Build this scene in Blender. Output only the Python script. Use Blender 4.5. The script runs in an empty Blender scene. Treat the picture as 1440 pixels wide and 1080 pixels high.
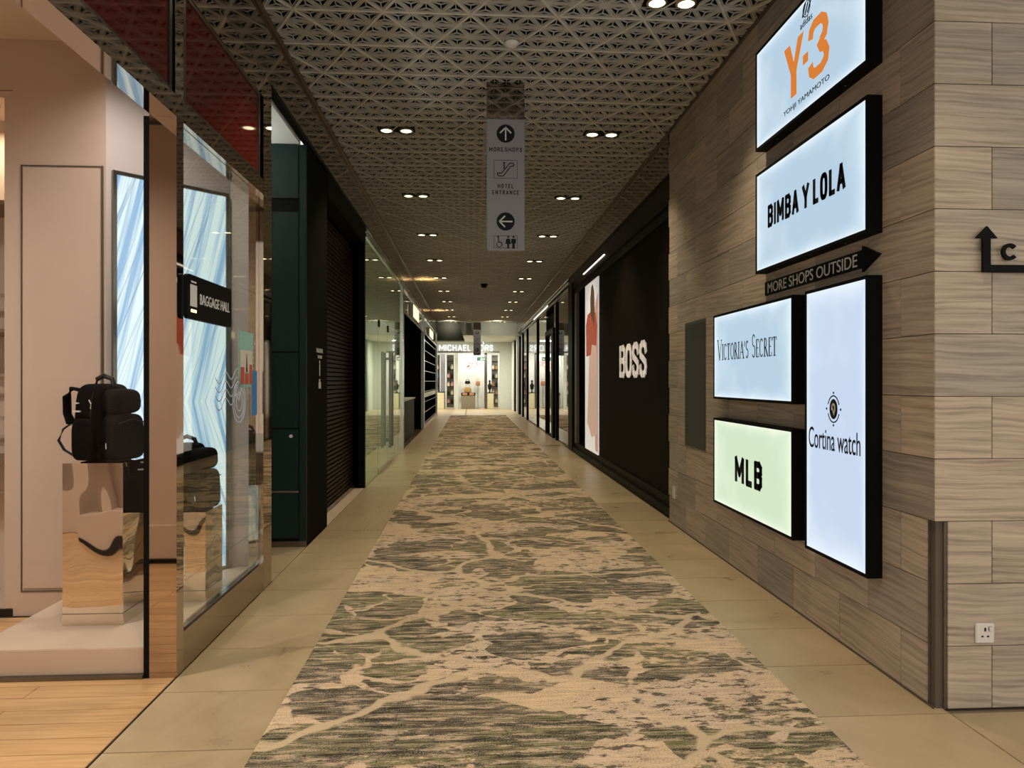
import bpy, bmesh, math, random
from mathutils import Vector, Matrix, noise
R = math.radians
C = bpy.context.scene.collection
sc = bpy.context.scene
random.seed(7)

# ------------------------------------------------------------------ camera, world, exposure
EYE = 1.45
cam_d = bpy.data.cameras.new('camera')
cam = bpy.data.objects.new('camera', cam_d); C.objects.link(cam)
cam_d.sensor_fit = 'HORIZONTAL'; cam_d.sensor_width = 36.0
cam_d.lens = 36.0 * 1010 / 1440
cam.location = (0, 0, EYE)
cam.rotation_euler = (R(90), 0, -math.atan(58 / 1010))
cam_d.shift_y = -4 / 1440
cam_d.clip_start = 0.05; cam_d.clip_end = 200
sc.camera = cam

world = bpy.data.worlds.new('world'); sc.world = world; world.use_nodes = True
world.node_tree.nodes['Background'].inputs[0].default_value = (1.0, 0.95, 0.84, 1)
world.node_tree.nodes['Background'].inputs[1].default_value = 1.5

sc.view_settings.view_transform = 'Standard'
sc.view_settings.look = 'None'
sc.view_settings.exposure = 0.0
sc.view_settings.gamma = 1.0
sc.view_settings.use_curve_mapping = False
sc.cycles.use_denoising = True
sc.cycles.max_bounces = 8
sc.cycles.diffuse_bounces = 3
sc.cycles.glossy_bounces = 5
sc.cycles.transparent_max_bounces = 12
sc.cycles.caustics_reflective = False
sc.cycles.caustics_refractive = False
sc.cycles.sample_clamp_indirect = 4.0

def lamp(name, kind, loc, energy, color, rot=(0, 0, 0), size=0.1, size_y=None, spot=80, blend=0.6):
    d = bpy.data.lights.new(name, kind); d.energy = energy; d.color = color
    if kind == 'AREA':
        d.shape = 'RECTANGLE' if size_y else 'DISK'; d.size = size
        if size_y: d.size_y = size_y
    elif kind == 'SPOT':
        d.spot_size = R(spot); d.spot_blend = blend; d.shadow_soft_size = size
    else: d.shadow_soft_size = size
    o = bpy.data.objects.new(name, d); C.objects.link(o); o.location = loc; o.rotation_euler = rot
    return o

XL, XR = -1.436, 2.045          # shop line on the left, stone wall on the right
ZC = 4.025                      # perforated ceiling
WARM = (1.0, 0.83, 0.57)
DOWN_Y = [-0.45, 2.15, 4.80, 7.40, 10.0, 12.65, 15.3, 17.9, 20.5, 23.2, 25.9, 28.6, 31.1]
DOWN_X = (-0.76, 1.36)
DOWN_W = 135
for y in DOWN_Y:
    for x in DOWN_X:
        lamp('downlight_lamp', 'SPOT', (x, y, ZC - 0.03), DOWN_W, WARM, size=0.05, spot=95, blend=0.85)
# lamps inside the luggage shop, the recess beside it and the shops further on
lamp('shop_lamp', 'SPOT', (-3.0, 2.6, 3.54), 230, (1.0, 0.90, 0.80), size=0.04, spot=150, blend=1.0)
lamp('shop_lamp', 'SPOT', (-4.4, 2.2, 3.54), 150, (1.0, 0.90, 0.80), size=0.04, spot=150, blend=1.0)
lamp('window_lamp', 'SPOT', (-1.80, 4.15, 3.5), 75, (1.0, 0.90, 0.82), size=0.05, spot=150, blend=1.0)
lamp('shelf_lamp', 'AREA', (-3.1, 4.78, 3.12), 5, (1.0, 0.86, 0.6), size=0.12)
lamp('recess_lamp', 'AREA', (-2.5, 5.85, 3.0), 30, (0.95, 1.0, 0.95), rot=(R(180), R(-12), 0), size=0.4)
lamp('glass_shop_lamp', 'AREA', (-3.2, 12.4, 3.3), 110, (0.9, 1.0, 0.8), size=0.6)
lamp('kiosk_lamp', 'SPOT', (-1.15, 18.2, 3.75), 20, (1.0, 0.62, 0.25), rot=(R(180), 0, 0), size=0.05, spot=140, blend=1)
lamp('kiosk_lamp', 'SPOT', (-1.15, 26.2, 3.75), 20, (1.0, 0.62, 0.25), rot=(R(180), 0, 0), size=0.05, spot=140, blend=1)
for x_ in (-0.9, 1.1): lamp('added_riser_spot', 'SPOT', (x_, 30.3, 3.9), 38, (1.0, 0.92, 0.70), rot=(R(88), 0, 0), size=0.05, spot=120, blend=1.0)  # unseen spots added only to brighten the far riser, no fixture there
lamp('bag_shop_lamp', 'AREA', (0.0, 38.6, 3.3), 190, (1.0, 0.93, 0.82), size=3.4, size_y=1.0)
lamp('crossing_lamp', 'AREA', (-4.5, 34.6, 3.35), 320, (1.0, 0.93, 0.75), size=1.2)
lamp('crossing_lamp', 'AREA', (0.6, 34.8, 3.4), 150, (1.0, 0.95, 0.8), size=0.5)

# ------------------------------------------------------------------ materials
MATS = {}
def new_mat(name):
    m = bpy.data.materials.new(name); m.use_nodes = True; MATS[name] = m
    nt = m.node_tree
    return m, nt, nt.nodes['Principled BSDF']
def setp(b, col=None, rough=None, metal=None, spec=None, coat=None, em=None, es=None):
    if col is not None: b.inputs['Base Color'].default_value = (*col, 1)
    if rough is not None: b.inputs['Roughness'].default_value = rough
    if metal is not None: b.inputs['Metallic'].default_value = metal
    if spec is not None: b.inputs['Specular IOR Level'].default_value = spec
    if coat is not None: b.inputs['Coat Weight'].default_value = coat
    if em is not None: b.inputs['Emission Color'].default_value = (*em, 1)
    if es is not None: b.inputs['Emission Strength'].default_value = es
def N(nt, t, **kw):
    n = nt.nodes.new(t)
    for k, v in kw.items(): setattr(n, k, v)
    return n
def ramp(nt, stops, fac=None, interp='LINEAR'):
    n = nt.nodes.new('ShaderNodeValToRGB'); cr = n.color_ramp; cr.interpolation = interp
    while len(cr.elements) > 1: cr.elements.remove(cr.elements[-1])
    cr.elements[0].position = stops[0][0]; cr.elements[0].color = (*stops[0][1], 1) if len(stops[0][1]) == 3 else stops[0][1]
    for p, c in stops[1:]:
        e = cr.elements.new(p); e.color = (*c, 1) if len(c) == 3 else c
    if fac is not None: nt.links.new(fac, n.inputs[0])
    return n
def mapping(nt, scale, src='Object', rnd=False, loc=(0, 0, 0), rot=(0, 0, 0)):
    tc = N(nt, 'ShaderNodeTexCoord'); out = tc.outputs[src]
    if rnd:
        oi = N(nt, 'ShaderNodeObjectInfo')
        mu = N(nt, 'ShaderNodeVectorMath', operation='SCALE'); mu.inputs[0].default_value = (37.1, 91.7, 53.3)
        nt.links.new(oi.outputs['Random'], mu.inputs['Scale'])
        ad = N(nt, 'ShaderNodeVectorMath', operation='ADD')
        nt.links.new(out, ad.inputs[0]); nt.links.new(mu.outputs[0], ad.inputs[1]); out = ad.outputs[0]
    mp = N(nt, 'ShaderNodeMapping'); mp.inputs['Scale'].default_value = scale
    mp.inputs['Location'].default_value = loc; mp.inputs['Rotation'].default_value = rot
    nt.links.new(out, mp.inputs[0]); return mp.outputs[0]
def noise_n(nt, vec, scale=1.0, detail=4, rough=0.5, dist=0.0):
    n = N(nt, 'ShaderNodeTexNoise'); n.inputs['Scale'].default_value = scale
    n.inputs['Detail'].default_value = detail; n.inputs['Roughness'].default_value = rough
    n.inputs['Distortion'].default_value = dist
    nt.links.new(vec, n.inputs['Vector']); return n.outputs['Fac']
def mixc(nt, fac, a, b, mode='MIX'):
    n = N(nt, 'ShaderNodeMix', data_type='RGBA', blend_type=mode)
    for sock, v in ((n.inputs[0], fac), (n.inputs[6], a), (n.inputs[7], b)):
        if isinstance(v, (int, float)): sock.default_value = v
        elif isinstance(v, tuple): sock.default_value = (*v, 1)
        else: nt.links.new(v, sock)
    return n.outputs[2]
def math_n(nt, op, a, b=None, c=None, clamp=False):
    n = N(nt, 'ShaderNodeMath', operation=op); n.use_clamp = clamp
    for s, v in zip(n.inputs, (a, b, c)):
        if v is None: continue
        if isinstance(v, (int, float)): s.default_value = v
        else: nt.links.new(v, s)
    return n.outputs[0]
def bump(nt, b, h, strength=0.2, dist=0.01):
    n = N(nt, 'ShaderNodeBump'); n.inputs['Strength'].default_value = strength; n.inputs['Distance'].default_value = dist
    nt.links.new(h, n.inputs['Height']); nt.links.new(n.outputs[0], b.inputs['Normal'])

def plain(name, col, rough=0.5, metal=0.0, var=0.06, scale=6.0, **kw):
    m, nt, b = new_mat(name); setp(b, col, rough, metal, **kw)
    f = noise_n(nt, mapping(nt, (1, 1, 1)), scale, 5, 0.6)
    lo = tuple(max(0, c * (1 - var)) for c in col); hi = tuple(min(1, c * (1 + var)) for c in col)
    r = ramp(nt, [(0.3, lo), (0.7, hi)], f); nt.links.new(r.outputs[0], b.inputs['Base Color'])
    return m
def glow(name, col, strength, var=0.0, scale=2.0):
    m, nt, b = new_mat(name); setp(b, (0.02, 0.02, 0.02), 0.3, 0, em=col, es=strength)
    if var:
        f = noise_n(nt, mapping(nt, (1, 1, 1)), scale, 2, 0.5)
        r = ramp(nt, [(0.3, tuple(c * (1 - var) for c in col)), (0.7, col)], f); nt.links.new(r.outputs[0], b.inputs['Emission Color'])
    return m

plain('beige_wall', (0.62, 0.49, 0.40), 0.6, var=0.02, scale=1)
plain('cool_wall', (0.56, 0.50, 0.48), 0.5, var=0.02, scale=1)
plain('cream_platform', (0.70, 0.55, 0.43), 0.35, var=0.02, scale=1)
plain('shop_ceiling', (0.75, 0.66, 0.54), 0.7, var=0.02)
plain('white_paint', (0.72, 0.74, 0.70), 0.6, var=0.03)
plain('pale_wall', (0.62, 0.66, 0.60), 0.5, var=0.04)
plain('black_matte', (0.003, 0.003, 0.003), 0.7, var=0.2, spec=0.12)
plain('black_satin', (0.003, 0.003, 0.003), 0.5, var=0.2, spec=0.12)
plain('void_black', (0.004, 0.004, 0.004), 0.95, spec=0.0)
plain('print_black', (0.010, 0.010, 0.012), 0.5, spec=0.2)
plain('print_white', (0.75, 0.75, 0.74), 0.5)
plain('sign_grey', (0.30, 0.30, 0.34), 0.35, var=0.02)
plain('olive_black', (0.007, 0.007, 0.004), 0.8, spec=0.05)
plain('switch_white', (0.72, 0.68, 0.66), 0.35)
plain('bag_fabric', (0.003, 0.003, 0.0035), 0.7, var=0.1, scale=3, spec=0.05)
plain('bag_trim', (0.007, 0.007, 0.008), 0.45, spec=0.3)
plain('bag_tag', (0.75, 0.75, 0.72), 0.4)
plain('shelf_brown', (0.22, 0.13, 0.08), 0.4)
plain('steel', (0.55, 0.55, 0.52), 0.22, 1.0, var=0.06)
plain('dark_steel', (0.20, 0.19, 0.17), 0.3, 1.0, var=0.1)
plain('trim_brown', (0.16, 0.13, 0.10), 0.4, 0.6)
plain('corner_metal', (0.11, 0.085, 0.065), 0.4, 0.3, var=0.25, scale=30)
plain('vent_grey', (0.085, 0.080, 0.075), 0.5)
plain('brass', (0.5, 0.45, 0.33), 0.3, 1.0)
plain('dark_floor', (0.05, 0.03, 0.02), 0.4)
plain('escalator_dark', (0.02, 0.022, 0.012), 0.6)
plain('gold_bag', (0.45, 0.27, 0.10), 0.4)
plain('tan_bag', (0.50, 0.22, 0.10), 0.4)
plain('pink_bag', (0.75, 0.35, 0.35), 0.5)
plain('cream_plinth', (0.70, 0.66, 0.45), 0.5)
plain('taupe_plinth', (0.24, 0.21, 0.15), 0.6)
plain('poster_white', (0.80, 0.78, 0.76), 0.4, em=(1, 0.95, 0.92), es=0.45)
plain('poster_red', (0.36, 0.07, 0.04), 0.5, em=(0.8, 0.16, 0.09), es=0.25)
plain('poster_skin', (0.55, 0.28, 0.20), 0.5, em=(0.9, 0.5, 0.38), es=0.35)
plain('poster_hair', (0.10, 0.05, 0.03), 0.5, em=(0.4, 0.22, 0.15), es=0.1)
plain('poster_skirt', (0.75, 0.55, 0.48), 0.5, em=(1, 0.66, 0.52), es=0.28)
plain('decal_teal', (0.35, 0.62, 0.55), 0.5)
plain('decal_red', (0.60, 0.10, 0.06), 0.5)
plain('decal_blue', (0.06, 0.25, 0.60), 0.5)
plain('decal_lilac', (0.62, 0.66, 0.85), 0.5)
plain('decal_cream', (0.78, 0.72, 0.60), 0.5)
plain('joint_dark', (0.10, 0.08, 0.06), 0.8)
plain('floor_joint', (0.20, 0.15, 0.10), 0.8)
plain('orange_print', (0.05, 0.02, 0.01), 0.5, em=(0.9, 0.27, 0.045), es=0.75)
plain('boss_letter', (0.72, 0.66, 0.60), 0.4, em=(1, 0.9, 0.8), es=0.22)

glow('lamp_glow', (1.0, 0.82, 0.50), 6.0)
glow('letter_glow', (1.0, 0.97, 0.93), 1.3)
glow('kiosk_glow', (1.0, 0.86, 0.45), 2.2, 0.5, 9)
glow('exit_green', (0.03, 0.32, 0.16), 0.6)
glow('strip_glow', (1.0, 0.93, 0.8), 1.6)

def sign_glow(name, core, edge):
    """edge-lit acrylic: the tubes round the rim make it brighter there"""
    m, nt, b = new_mat(name); setp(b, (0.03, 0.03, 0.03), 0.25, 0, es=1.0)
    tc = N(nt, 'ShaderNodeTexCoord'); sp = N(nt, 'ShaderNodeSeparateXYZ'); nt.links.new(tc.outputs['Generated'], sp.inputs[0])
    def rim(o): return math_n(nt, 'MULTIPLY', math_n(nt, 'ABSOLUTE', math_n(nt, 'SUBTRACT', o, 0.5)), 2.0)
    mx = math_n(nt, 'MAXIMUM', rim(sp.outputs['Y']), rim(sp.outputs['Z']))
    nz = noise_n(nt, mapping(nt, (1, 1.4, 1.4)), 2.2, 2, 0.5)
    f = math_n(nt, 'ADD', math_n(nt, 'POWER', mx, 9.0), math_n(nt, 'MULTIPLY', math_n(nt, 'SUBTRACT', nz, 0.5), 0.9), clamp=True)
    r = ramp(nt, [(0.0, core), (1.0, edge)], f)
    nt.links.new(r.outputs[0], b.inputs['Emission Color'])
sign_glow('sign_blue', (0.46, 0.62, 0.76), (0.80, 0.92, 1.0))
sign_glow('sign_cool', (0.56, 0.67, 0.86), (0.80, 0.91, 1.0))
sign_glow('sign_green', (0.62, 0.78, 0.56), (0.88, 0.97, 0.78))

def metal_mirror(name, col, rough, wav=0.0, scale=2.0):
    m, nt, b = new_mat(name); setp(b, col, rough, 1.0)
    if wav: bump(nt, b, noise_n(nt, mapping(nt, (1, 1, 0.6)), scale, 1, 0.4), wav, 0.05)
    return m
metal_mirror('bronze_mirror', (0.50, 0.42, 0.35), 0.03)
metal_mirror('dark_mirror', (0.22, 0.18, 0.15), 0.05)
metal_mirror('fascia_mirror', (0.36, 0.31, 0.27), 0.06)
metal_mirror('pedestal_mirror', (0.80, 0.72, 0.62), 0.02, 0.35, 3.0)
metal_mirror('plinth_steel', (0.42, 0.36, 0.29), 0.16)

# thin pane: fresnel mix of clear and reflection
def pane(name, tint, ior, extra=0.0, rcol=(1, 1, 1)):
    m = bpy.data.materials.new(name); m.use_nodes = True; MATS[name] = m; nt = m.node_tree
    nt.nodes.clear(); out = N(nt, 'ShaderNodeOutputMaterial'); mx = N(nt, 'ShaderNodeMixShader')
    t = N(nt, 'ShaderNodeBsdfTransparent'); t.inputs[0].default_value = (*tint, 1)
    g = N(nt, 'ShaderNodeBsdfGlossy'); g.inputs['Roughness'].default_value = 0.02; g.inputs[0].default_value = (*rcol, 1)
    lw = N(nt, 'ShaderNodeLayerWeight'); lw.inputs[0].default_value = 0.5; geo = N(nt, 'ShaderNodeNewGeometry')
    f0 = ((ior - 1) / (ior + 1)) ** 2 * 1.8 + extra
    fr_ = math_n(nt, 'ADD', math_n(nt, 'MULTIPLY', math_n(nt, 'POWER', lw.outputs['Facing'], 4.2), 1 - f0), f0, clamp=True)
    nt.links.new(math_n(nt, 'MULTIPLY', fr_, math_n(nt, 'SUBTRACT', 1.0, geo.outputs['Backfacing'])), mx.inputs[0])
    nt.links.new(t.outputs[0], mx.inputs[1]); nt.links.new(g.outputs[0], mx.inputs[2]); nt.links.new(mx.outputs[0], out.inputs[0])
pane('clear_glass', (0.97, 0.97, 0.97), 1.25)
pane('window_glass', (0.93, 0.95, 0.92), 1.35, 0.02)
pane('green_glass', (0.66, 0.71, 0.61), 1.55, 0.16, (0.90, 0.95, 0.86))
pane('dark_glass', (0.45, 0.45, 0.42), 1.5, 0.18)

def red_glass():
    m, nt, b = new_mat('red_glass'); setp(b, (0.075, 0.006, 0.004), 0.04, 0, spec=0.22)
    f = noise_n(nt, mapping(nt, (6, 6, 60)), 1, 3)
    r = ramp(nt, [(0.35, (0.055, 0.003, 0.002)), (0.65, (0.10, 0.006, 0.004))], f); nt.links.new(r.outputs[0], b.inputs['Base Color'])
red_glass()

def green_lacquer():
    m, nt, b = new_mat('green_lacquer'); setp(b, (0.003, 0.012, 0.011), 0.42, spec=0.3)
    f = noise_n(nt, mapping(nt, (40, 40, 3)), 1, 4)
    r = ramp(nt, [(0.3, (0.003, 0.014, 0.012)), (0.7, (0.005, 0.021, 0.018))], f); nt.links.new(r.outputs[0], b.inputs['Base Color'])
green_lacquer()

def stone():
    m, nt, b = new_mat('vein_stone'); setp(b, rough=0.55, spec=0.3)
    v = mapping(nt, (1.0, 1.0, 1.0), rnd=True)
    warp = noise_n(nt, v, 2.2, 3)
    sep = N(nt, 'ShaderNodeSeparateXYZ'); nt.links.new(v, sep.inputs[0])
    z = math_n(nt, 'ADD', sep.outputs[2], math_n(nt, 'MULTIPLY', warp, 0.055))
    z = math_n(nt, 'ADD', z, math_n(nt, 'MULTIPLY', sep.outputs[0], 0.03))
    cb = N(nt, 'ShaderNodeCombineXYZ')
    nt.links.new(math_n(nt, 'MULTIPLY', sep.outputs[0], 1.6), cb.inputs[0]); nt.links.new(math_n(nt, 'MULTIPLY', z, 60.0), cb.inputs[2])
    veins = noise_n(nt, cb.outputs[0], 1.0, 6, 0.62)
    cb2 = N(nt, 'ShaderNodeCombineXYZ')
    nt.links.new(math_n(nt, 'MULTIPLY', sep.outputs[0], 1.0), cb2.inputs[0]); nt.links.new(math_n(nt, 'MULTIPLY', z, 12.0), cb2.inputs[2])
    broad = noise_n(nt, cb2.outputs[0], 1.0, 2, 0.5)
    c1 = ramp(nt, [(0.28, (0.235, 0.20, 0.16)), (0.42, (0.38, 0.325, 0.262)), (0.56, (0.51, 0.44, 0.36)), (0.75, (0.60, 0.525, 0.435))], veins)
    c2 = ramp(nt, [(0.3, (0.84, 0.84, 0.86)), (0.7, (1.05, 1.03, 1.0))], broad)
    col = mixc(nt, 1.0, c1.outputs[0], c2.outputs[0], 'MULTIPLY')
    oi = N(nt, 'ShaderNodeObjectInfo')
    tone = ramp(nt, [(0.0, (0.74, 0.75, 0.78)), (0.5, (0.95, 0.94, 0.93)), (1.0, (1.12, 1.06, 1.0))], oi.outputs['Random'])
    col = mixc(nt, 1.0, col, tone.outputs[0], 'MULTIPLY')
    nt.links.new(col, b.inputs['Base Color']); bump(nt, b, veins, 0.12, 0.004)
stone()

def floor_stone():
    m, nt, b = new_mat('floor_stone'); setp(b, rough=0.3, spec=0.35)
    v = mapping(nt, (1, 1, 1), rnd=True)
    f = noise_n(nt, v, 3.0, 8, 0.62, 0.6)
    r = ramp(nt, [(0.25, (0.36, 0.27, 0.165)), (0.5, (0.44, 0.34, 0.212)), (0.75, (0.50, 0.39, 0.25))], f)
    oi = N(nt, 'ShaderNodeObjectInfo')
    tone = ramp(nt, [(0, (0.93, 0.93, 0.93)), (1, (1.05, 1.04, 1.03))], oi.outputs['Random'])
    nt.links.new(mixc(nt, 1.0, r.outputs[0], tone.outputs[0], 'MULTIPLY'), b.inputs['Base Color'])
    rr = ramp(nt, [(0.3, (0.26,) * 3), (0.7, (0.40,) * 3)], f); nt.links.new(rr.outputs[0], b.inputs['Roughness'])
floor_stone()

def plank_wood():
    m, nt, b = new_mat('oak_plank'); setp(b, rough=0.3, spec=0.4)
    v = mapping(nt, (1.6, 22, 1), rnd=True)
    f = noise_n(nt, v, 1.0, 5, 0.6, 0.8)
    r = ramp(nt, [(0.3, (0.46, 0.265, 0.12)), (0.55, (0.60, 0.375, 0.19)), (0.75, (0.68, 0.45, 0.25))], f)
    oi = N(nt, 'ShaderNodeObjectInfo')
    tone = ramp(nt, [(0, (0.88, 0.88, 0.86)), (1, (1.08, 1.07, 1.05))], oi.outputs['Random'])
    nt.links.new(mixc(nt, 1.0, r.outputs[0], tone.outputs[0], 'MULTIPLY'), b.inputs['Base Color'])
plank_wood()

def dark_wood(name, a, c, sc_=(30, 30, 1.0), rough=0.45):
    m, nt, b = new_mat(name); setp(b, rough=rough, spec=0.08)
    f = noise_n(nt, mapping(nt, sc_), 1.0, 5, 0.6, 0.5)
    r = ramp(nt, [(0.3, a), (0.7, c)], f); nt.links.new(r.outputs[0], b.inputs['Base Color'])
dark_wood('hoarding_wood', (0.007, 0.0045, 0.0025), (0.016, 0.010, 0.006), rough=0.75)
dark_wood('shutter_wood', (0.012, 0.005, 0.003), (0.026, 0.011, 0.007), (2, 2, 40), 0.4)

def ceiling_metal():
    m, nt, b = new_mat('perforated_metal'); setp(b, rough=0.5, spec=0.4)
    f = noise_n(nt, mapping(nt, (1, 1, 1), rnd=True), 1.0, 3)
    r = ramp(nt, [(0.3, (0.45, 0.43, 0.39)), (0.7, (0.54, 0.52, 0.47))], f); nt.links.new(r.outputs[0], b.inputs['Base Color'])
ceiling_metal()
plain('seam_metal', (0.68, 0.66, 0.60), 0.5, var=0.04)

def carpet():
    m, nt, b = new_mat('leaf_carpet'); setp(b, rough=0.95, spec=0.05)
    tc = N(nt, 'ShaderNodeTexCoord'); P = tc.outputs['Object']
    def warped(scale, amt, off):
        mp = N(nt, 'ShaderNodeMapping'); mp.inputs['Location'].default_value = off; nt.links.new(P, mp.inputs[0])
        n = N(nt, 'ShaderNodeTexNoise'); n.inputs['Scale'].default_value = scale; n.inputs['Detail'].default_value = 3
        nt.links.new(mp.outputs[0], n.inputs['Vector'])
        s = N(nt, 'ShaderNodeVectorMath', operation='SUBTRACT'); nt.links.new(n.outputs['Color'], s.inputs[0]); s.inputs[1].default_value = (0.5, 0.5, 0.5)
        k = N(nt, 'ShaderNodeVectorMath', operation='SCALE'); nt.links.new(s.outputs[0], k.inputs[0]); k.inputs['Scale'].default_value = amt
        a = N(nt, 'ShaderNodeVectorMath', operation='ADD'); nt.links.new(P, a.inputs[0]); nt.links.new(k.outputs[0], a.inputs[1])
        return a.outputs[0]
    W = warped(2.3, 0.55, (3.1, 0.4, 0))
    mp = N(nt, 'ShaderNodeMapping'); mp.inputs['Scale'].default_value = (2.1, 3.5, 1); mp.inputs['Rotation'].default_value = (0, 0, R(12)); nt.links.new(W, mp.inputs[0])
    ve = N(nt, 'ShaderNodeTexVoronoi', feature='DISTANCE_TO_EDGE', voronoi_dimensions='2D'); ve.inputs['Scale'].default_value = 1.0; nt.links.new(mp.outputs[0], ve.inputs['Vector'])
    vc = N(nt, 'ShaderNodeTexVoronoi', feature='F1', voronoi_dimensions='2D'); vc.inputs['Scale'].default_value = 1.0; nt.links.new(mp.outputs[0], vc.inputs['Vector'])
    sepc = N(nt, 'ShaderNodeSeparateXYZ'); nt.links.new(vc.outputs['Color'], sepc.inputs[0])
    def P2(scale, loc=(0, 0, 0)):
        q = N(nt, 'ShaderNodeMapping'); q.inputs['Scale'].default_value = scale; q.inputs['Location'].default_value = loc; nt.links.new(P, q.inputs[0]); return q.outputs[0]
    ragged = noise_n(nt, P2((9, 22, 1)), 1.0, 8, 0.72)           # torn edges of the patches
    streak = noise_n(nt, P2((3.0, 130, 1)), 1.0, 3, 0.6)         # woven cross lines
    streak2 = noise_n(nt, P2((1.2, 46, 1), (7, 3, 0)), 1.0, 5, 0.65)
    speck = noise_n(nt, P2((150, 170, 1)), 1.0, 2, 0.5)
    big = noise_n(nt, P2((1.0, 1.5, 1), (1.7, 5.2, 0)), 1.3, 4, 0.55)
    # leaf patch mask: inside a cell, away from its beige gap; the gap closes up in places
    mod = noise_n(nt, P2((1.1, 1.4, 1), (4.0, 9.0, 0)), 1.4, 3, 0.5)
    def step(v, lo, hi): return ramp(nt, [(lo, (0,) * 3), (hi, (1,) * 3)], v).outputs[0]
    gap = math_n(nt, 'ADD', ve.outputs['Distance'], math_n(nt, 'MULTIPLY', math_n(nt, 'SUBTRACT', ragged, 0.5), 0.14))
    gap = math_n(nt, 'ADD', gap, math_n(nt, 'MULTIPLY', math_n(nt, 'SUBTRACT', mod, 0.47), 0.75))
    inside = step(gap, 0.045, 0.065)
    pick = math_n(nt, 'ADD', sepc.outputs[0], math_n(nt, 'MULTIPLY', math_n(nt, 'SUBTRACT', ragged, 0.5), 1.5))
    leaf = math_n(nt, 'MULTIPLY', inside, step(pick, 0.33, 0.38))
    torn = noise_n(nt, P2((5.0, 30, 1), (2, 8, 0)), 1.0, 7, 0.7)
    leaf = math_n(nt, 'MULTIPLY', leaf, math_n(nt, 'SUBTRACT', 1.0, math_n(nt, 'MULTIPLY', step(torn, 0.53, 0.57), 0.8)))
    beige = mixc(nt, step(big, 0.35, 0.65), (0.66, 0.49, 0.32), (0.62, 0.48, 0.37))
    beige = mixc(nt, math_n(nt, 'MULTIPLY', step(streak, 0.50, 0.62), 0.30), beige, (0.38, 0.28, 0.18))
    olive = mixc(nt, step(sepc.outputs[1], 0.35, 0.65), (0.118, 0.122, 0.052), (0.095, 0.078, 0.062))
    olive = mixc(nt, math_n(nt, 'MULTIPLY', step(streak, 0.47, 0.57), 0.75), olive, (0.34, 0.28, 0.165))
    band = noise_n(nt, P2((1.0, 24, 1), (7, 3, 0)), 1.0, 6, 0.7)
    olive = mixc(nt, math_n(nt, 'MULTIPLY', step(band, 0.47, 0.55), 0.9), olive, (0.030, 0.027, 0.022))
    col = mixc(nt, leaf, beige, olive)
    # torn charcoal scraps and mauve-grey flecks lying over both
    scr = math_n(nt, 'MULTIPLY', step(ragged, 0.53, 0.565), step(big, 0.43, 0.50))
    col = mixc(nt, math_n(nt, 'MULTIPLY', scr, 0.85), col, (0.035, 0.031, 0.027))
    W2 = warped(2.0, 0.6, (9, 2, 0))
    mp2 = N(nt, 'ShaderNodeMapping'); mp2.inputs['Scale'].default_value = (0.75, 1.0, 1); mp2.inputs['Rotation'].default_value = (0, 0, R(-35)); nt.links.new(W2, mp2.inputs[0])
    v2 = N(nt, 'ShaderNodeTexVoronoi', feature='DISTANCE_TO_EDGE', voronoi_dimensions='2D'); v2.inputs['Scale'].default_value = 1.0; nt.links.new(mp2.outputs[0], v2.inputs['Vector'])
    vein = ramp(nt, [(0.020, (1,) * 3), (0.034, (0,) * 3)], v2.outputs['Distance']).outputs[0]
    col = mixc(nt, math_n(nt, 'MULTIPLY', vein, 0.8), col, (0.62, 0.47, 0.32))
    flk = math_n(nt, 'MULTIPLY', step(speck, 0.49, 0.53), step(torn, 0.40, 0.56))
    col = mixc(nt, math_n(nt, 'MULTIPLY', flk, 0.6), col, mixc(nt, leaf, (0.17, 0.13, 0.115), (0.48, 0.42, 0.32)))
    nt.links.new(col, b.inputs['Base Color'])
    bump(nt, b, speck, 0.5, 0.004)
carpet()

def screen():
    m, nt, b = new_mat('chevron_screen'); setp(b, (0.02, 0.02, 0.02), 0.2, es=1.06)
    tc = N(nt, 'ShaderNodeTexCoord'); sp = N(nt, 'ShaderNodeSeparateXYZ'); nt.links.new(tc.outputs['Object'], sp.inputs[0])
    av = math_n(nt, 'ABSOLUTE', math_n(nt, 'SUBTRACT', sp.outputs[2], 1.31))
    def lines(k, fr, fz, lo, hi, loc):
        s = math_n(nt, 'SUBTRACT', sp.outputs[0], math_n(nt, 'MULTIPLY', av, k))
        c = N(nt, 'ShaderNodeCombineXYZ'); nt.links.new(math_n(nt, 'MULTIPLY', s, fr), c.inputs[0]); nt.links.new(math_n(nt, 'MULTIPLY', av, fz), c.inputs[1]); c.inputs[2].default_value = loc
        return ramp(nt, [(lo, (0,) * 3), (hi, (1,) * 3)], noise_n(nt, c.outputs[0], 1.0, 4, 0.65)).outputs[0]
    a = lines(0.22, 17, 0.25, 0.47, 0.60, 0.0); l2 = lines(0.36, 26, 0.3, 0.55, 0.62, 5.0)
    col = mixc(nt, a, (0.80, 0.96, 0.97), (0.30, 0.52, 0.76))
    col = mixc(nt, math_n(nt, 'MULTIPLY', l2, 0.8), col, (0.22, 0.38, 0.60))
    nt.links.new(col, b.inputs['Emission Color'])
screen()

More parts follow.
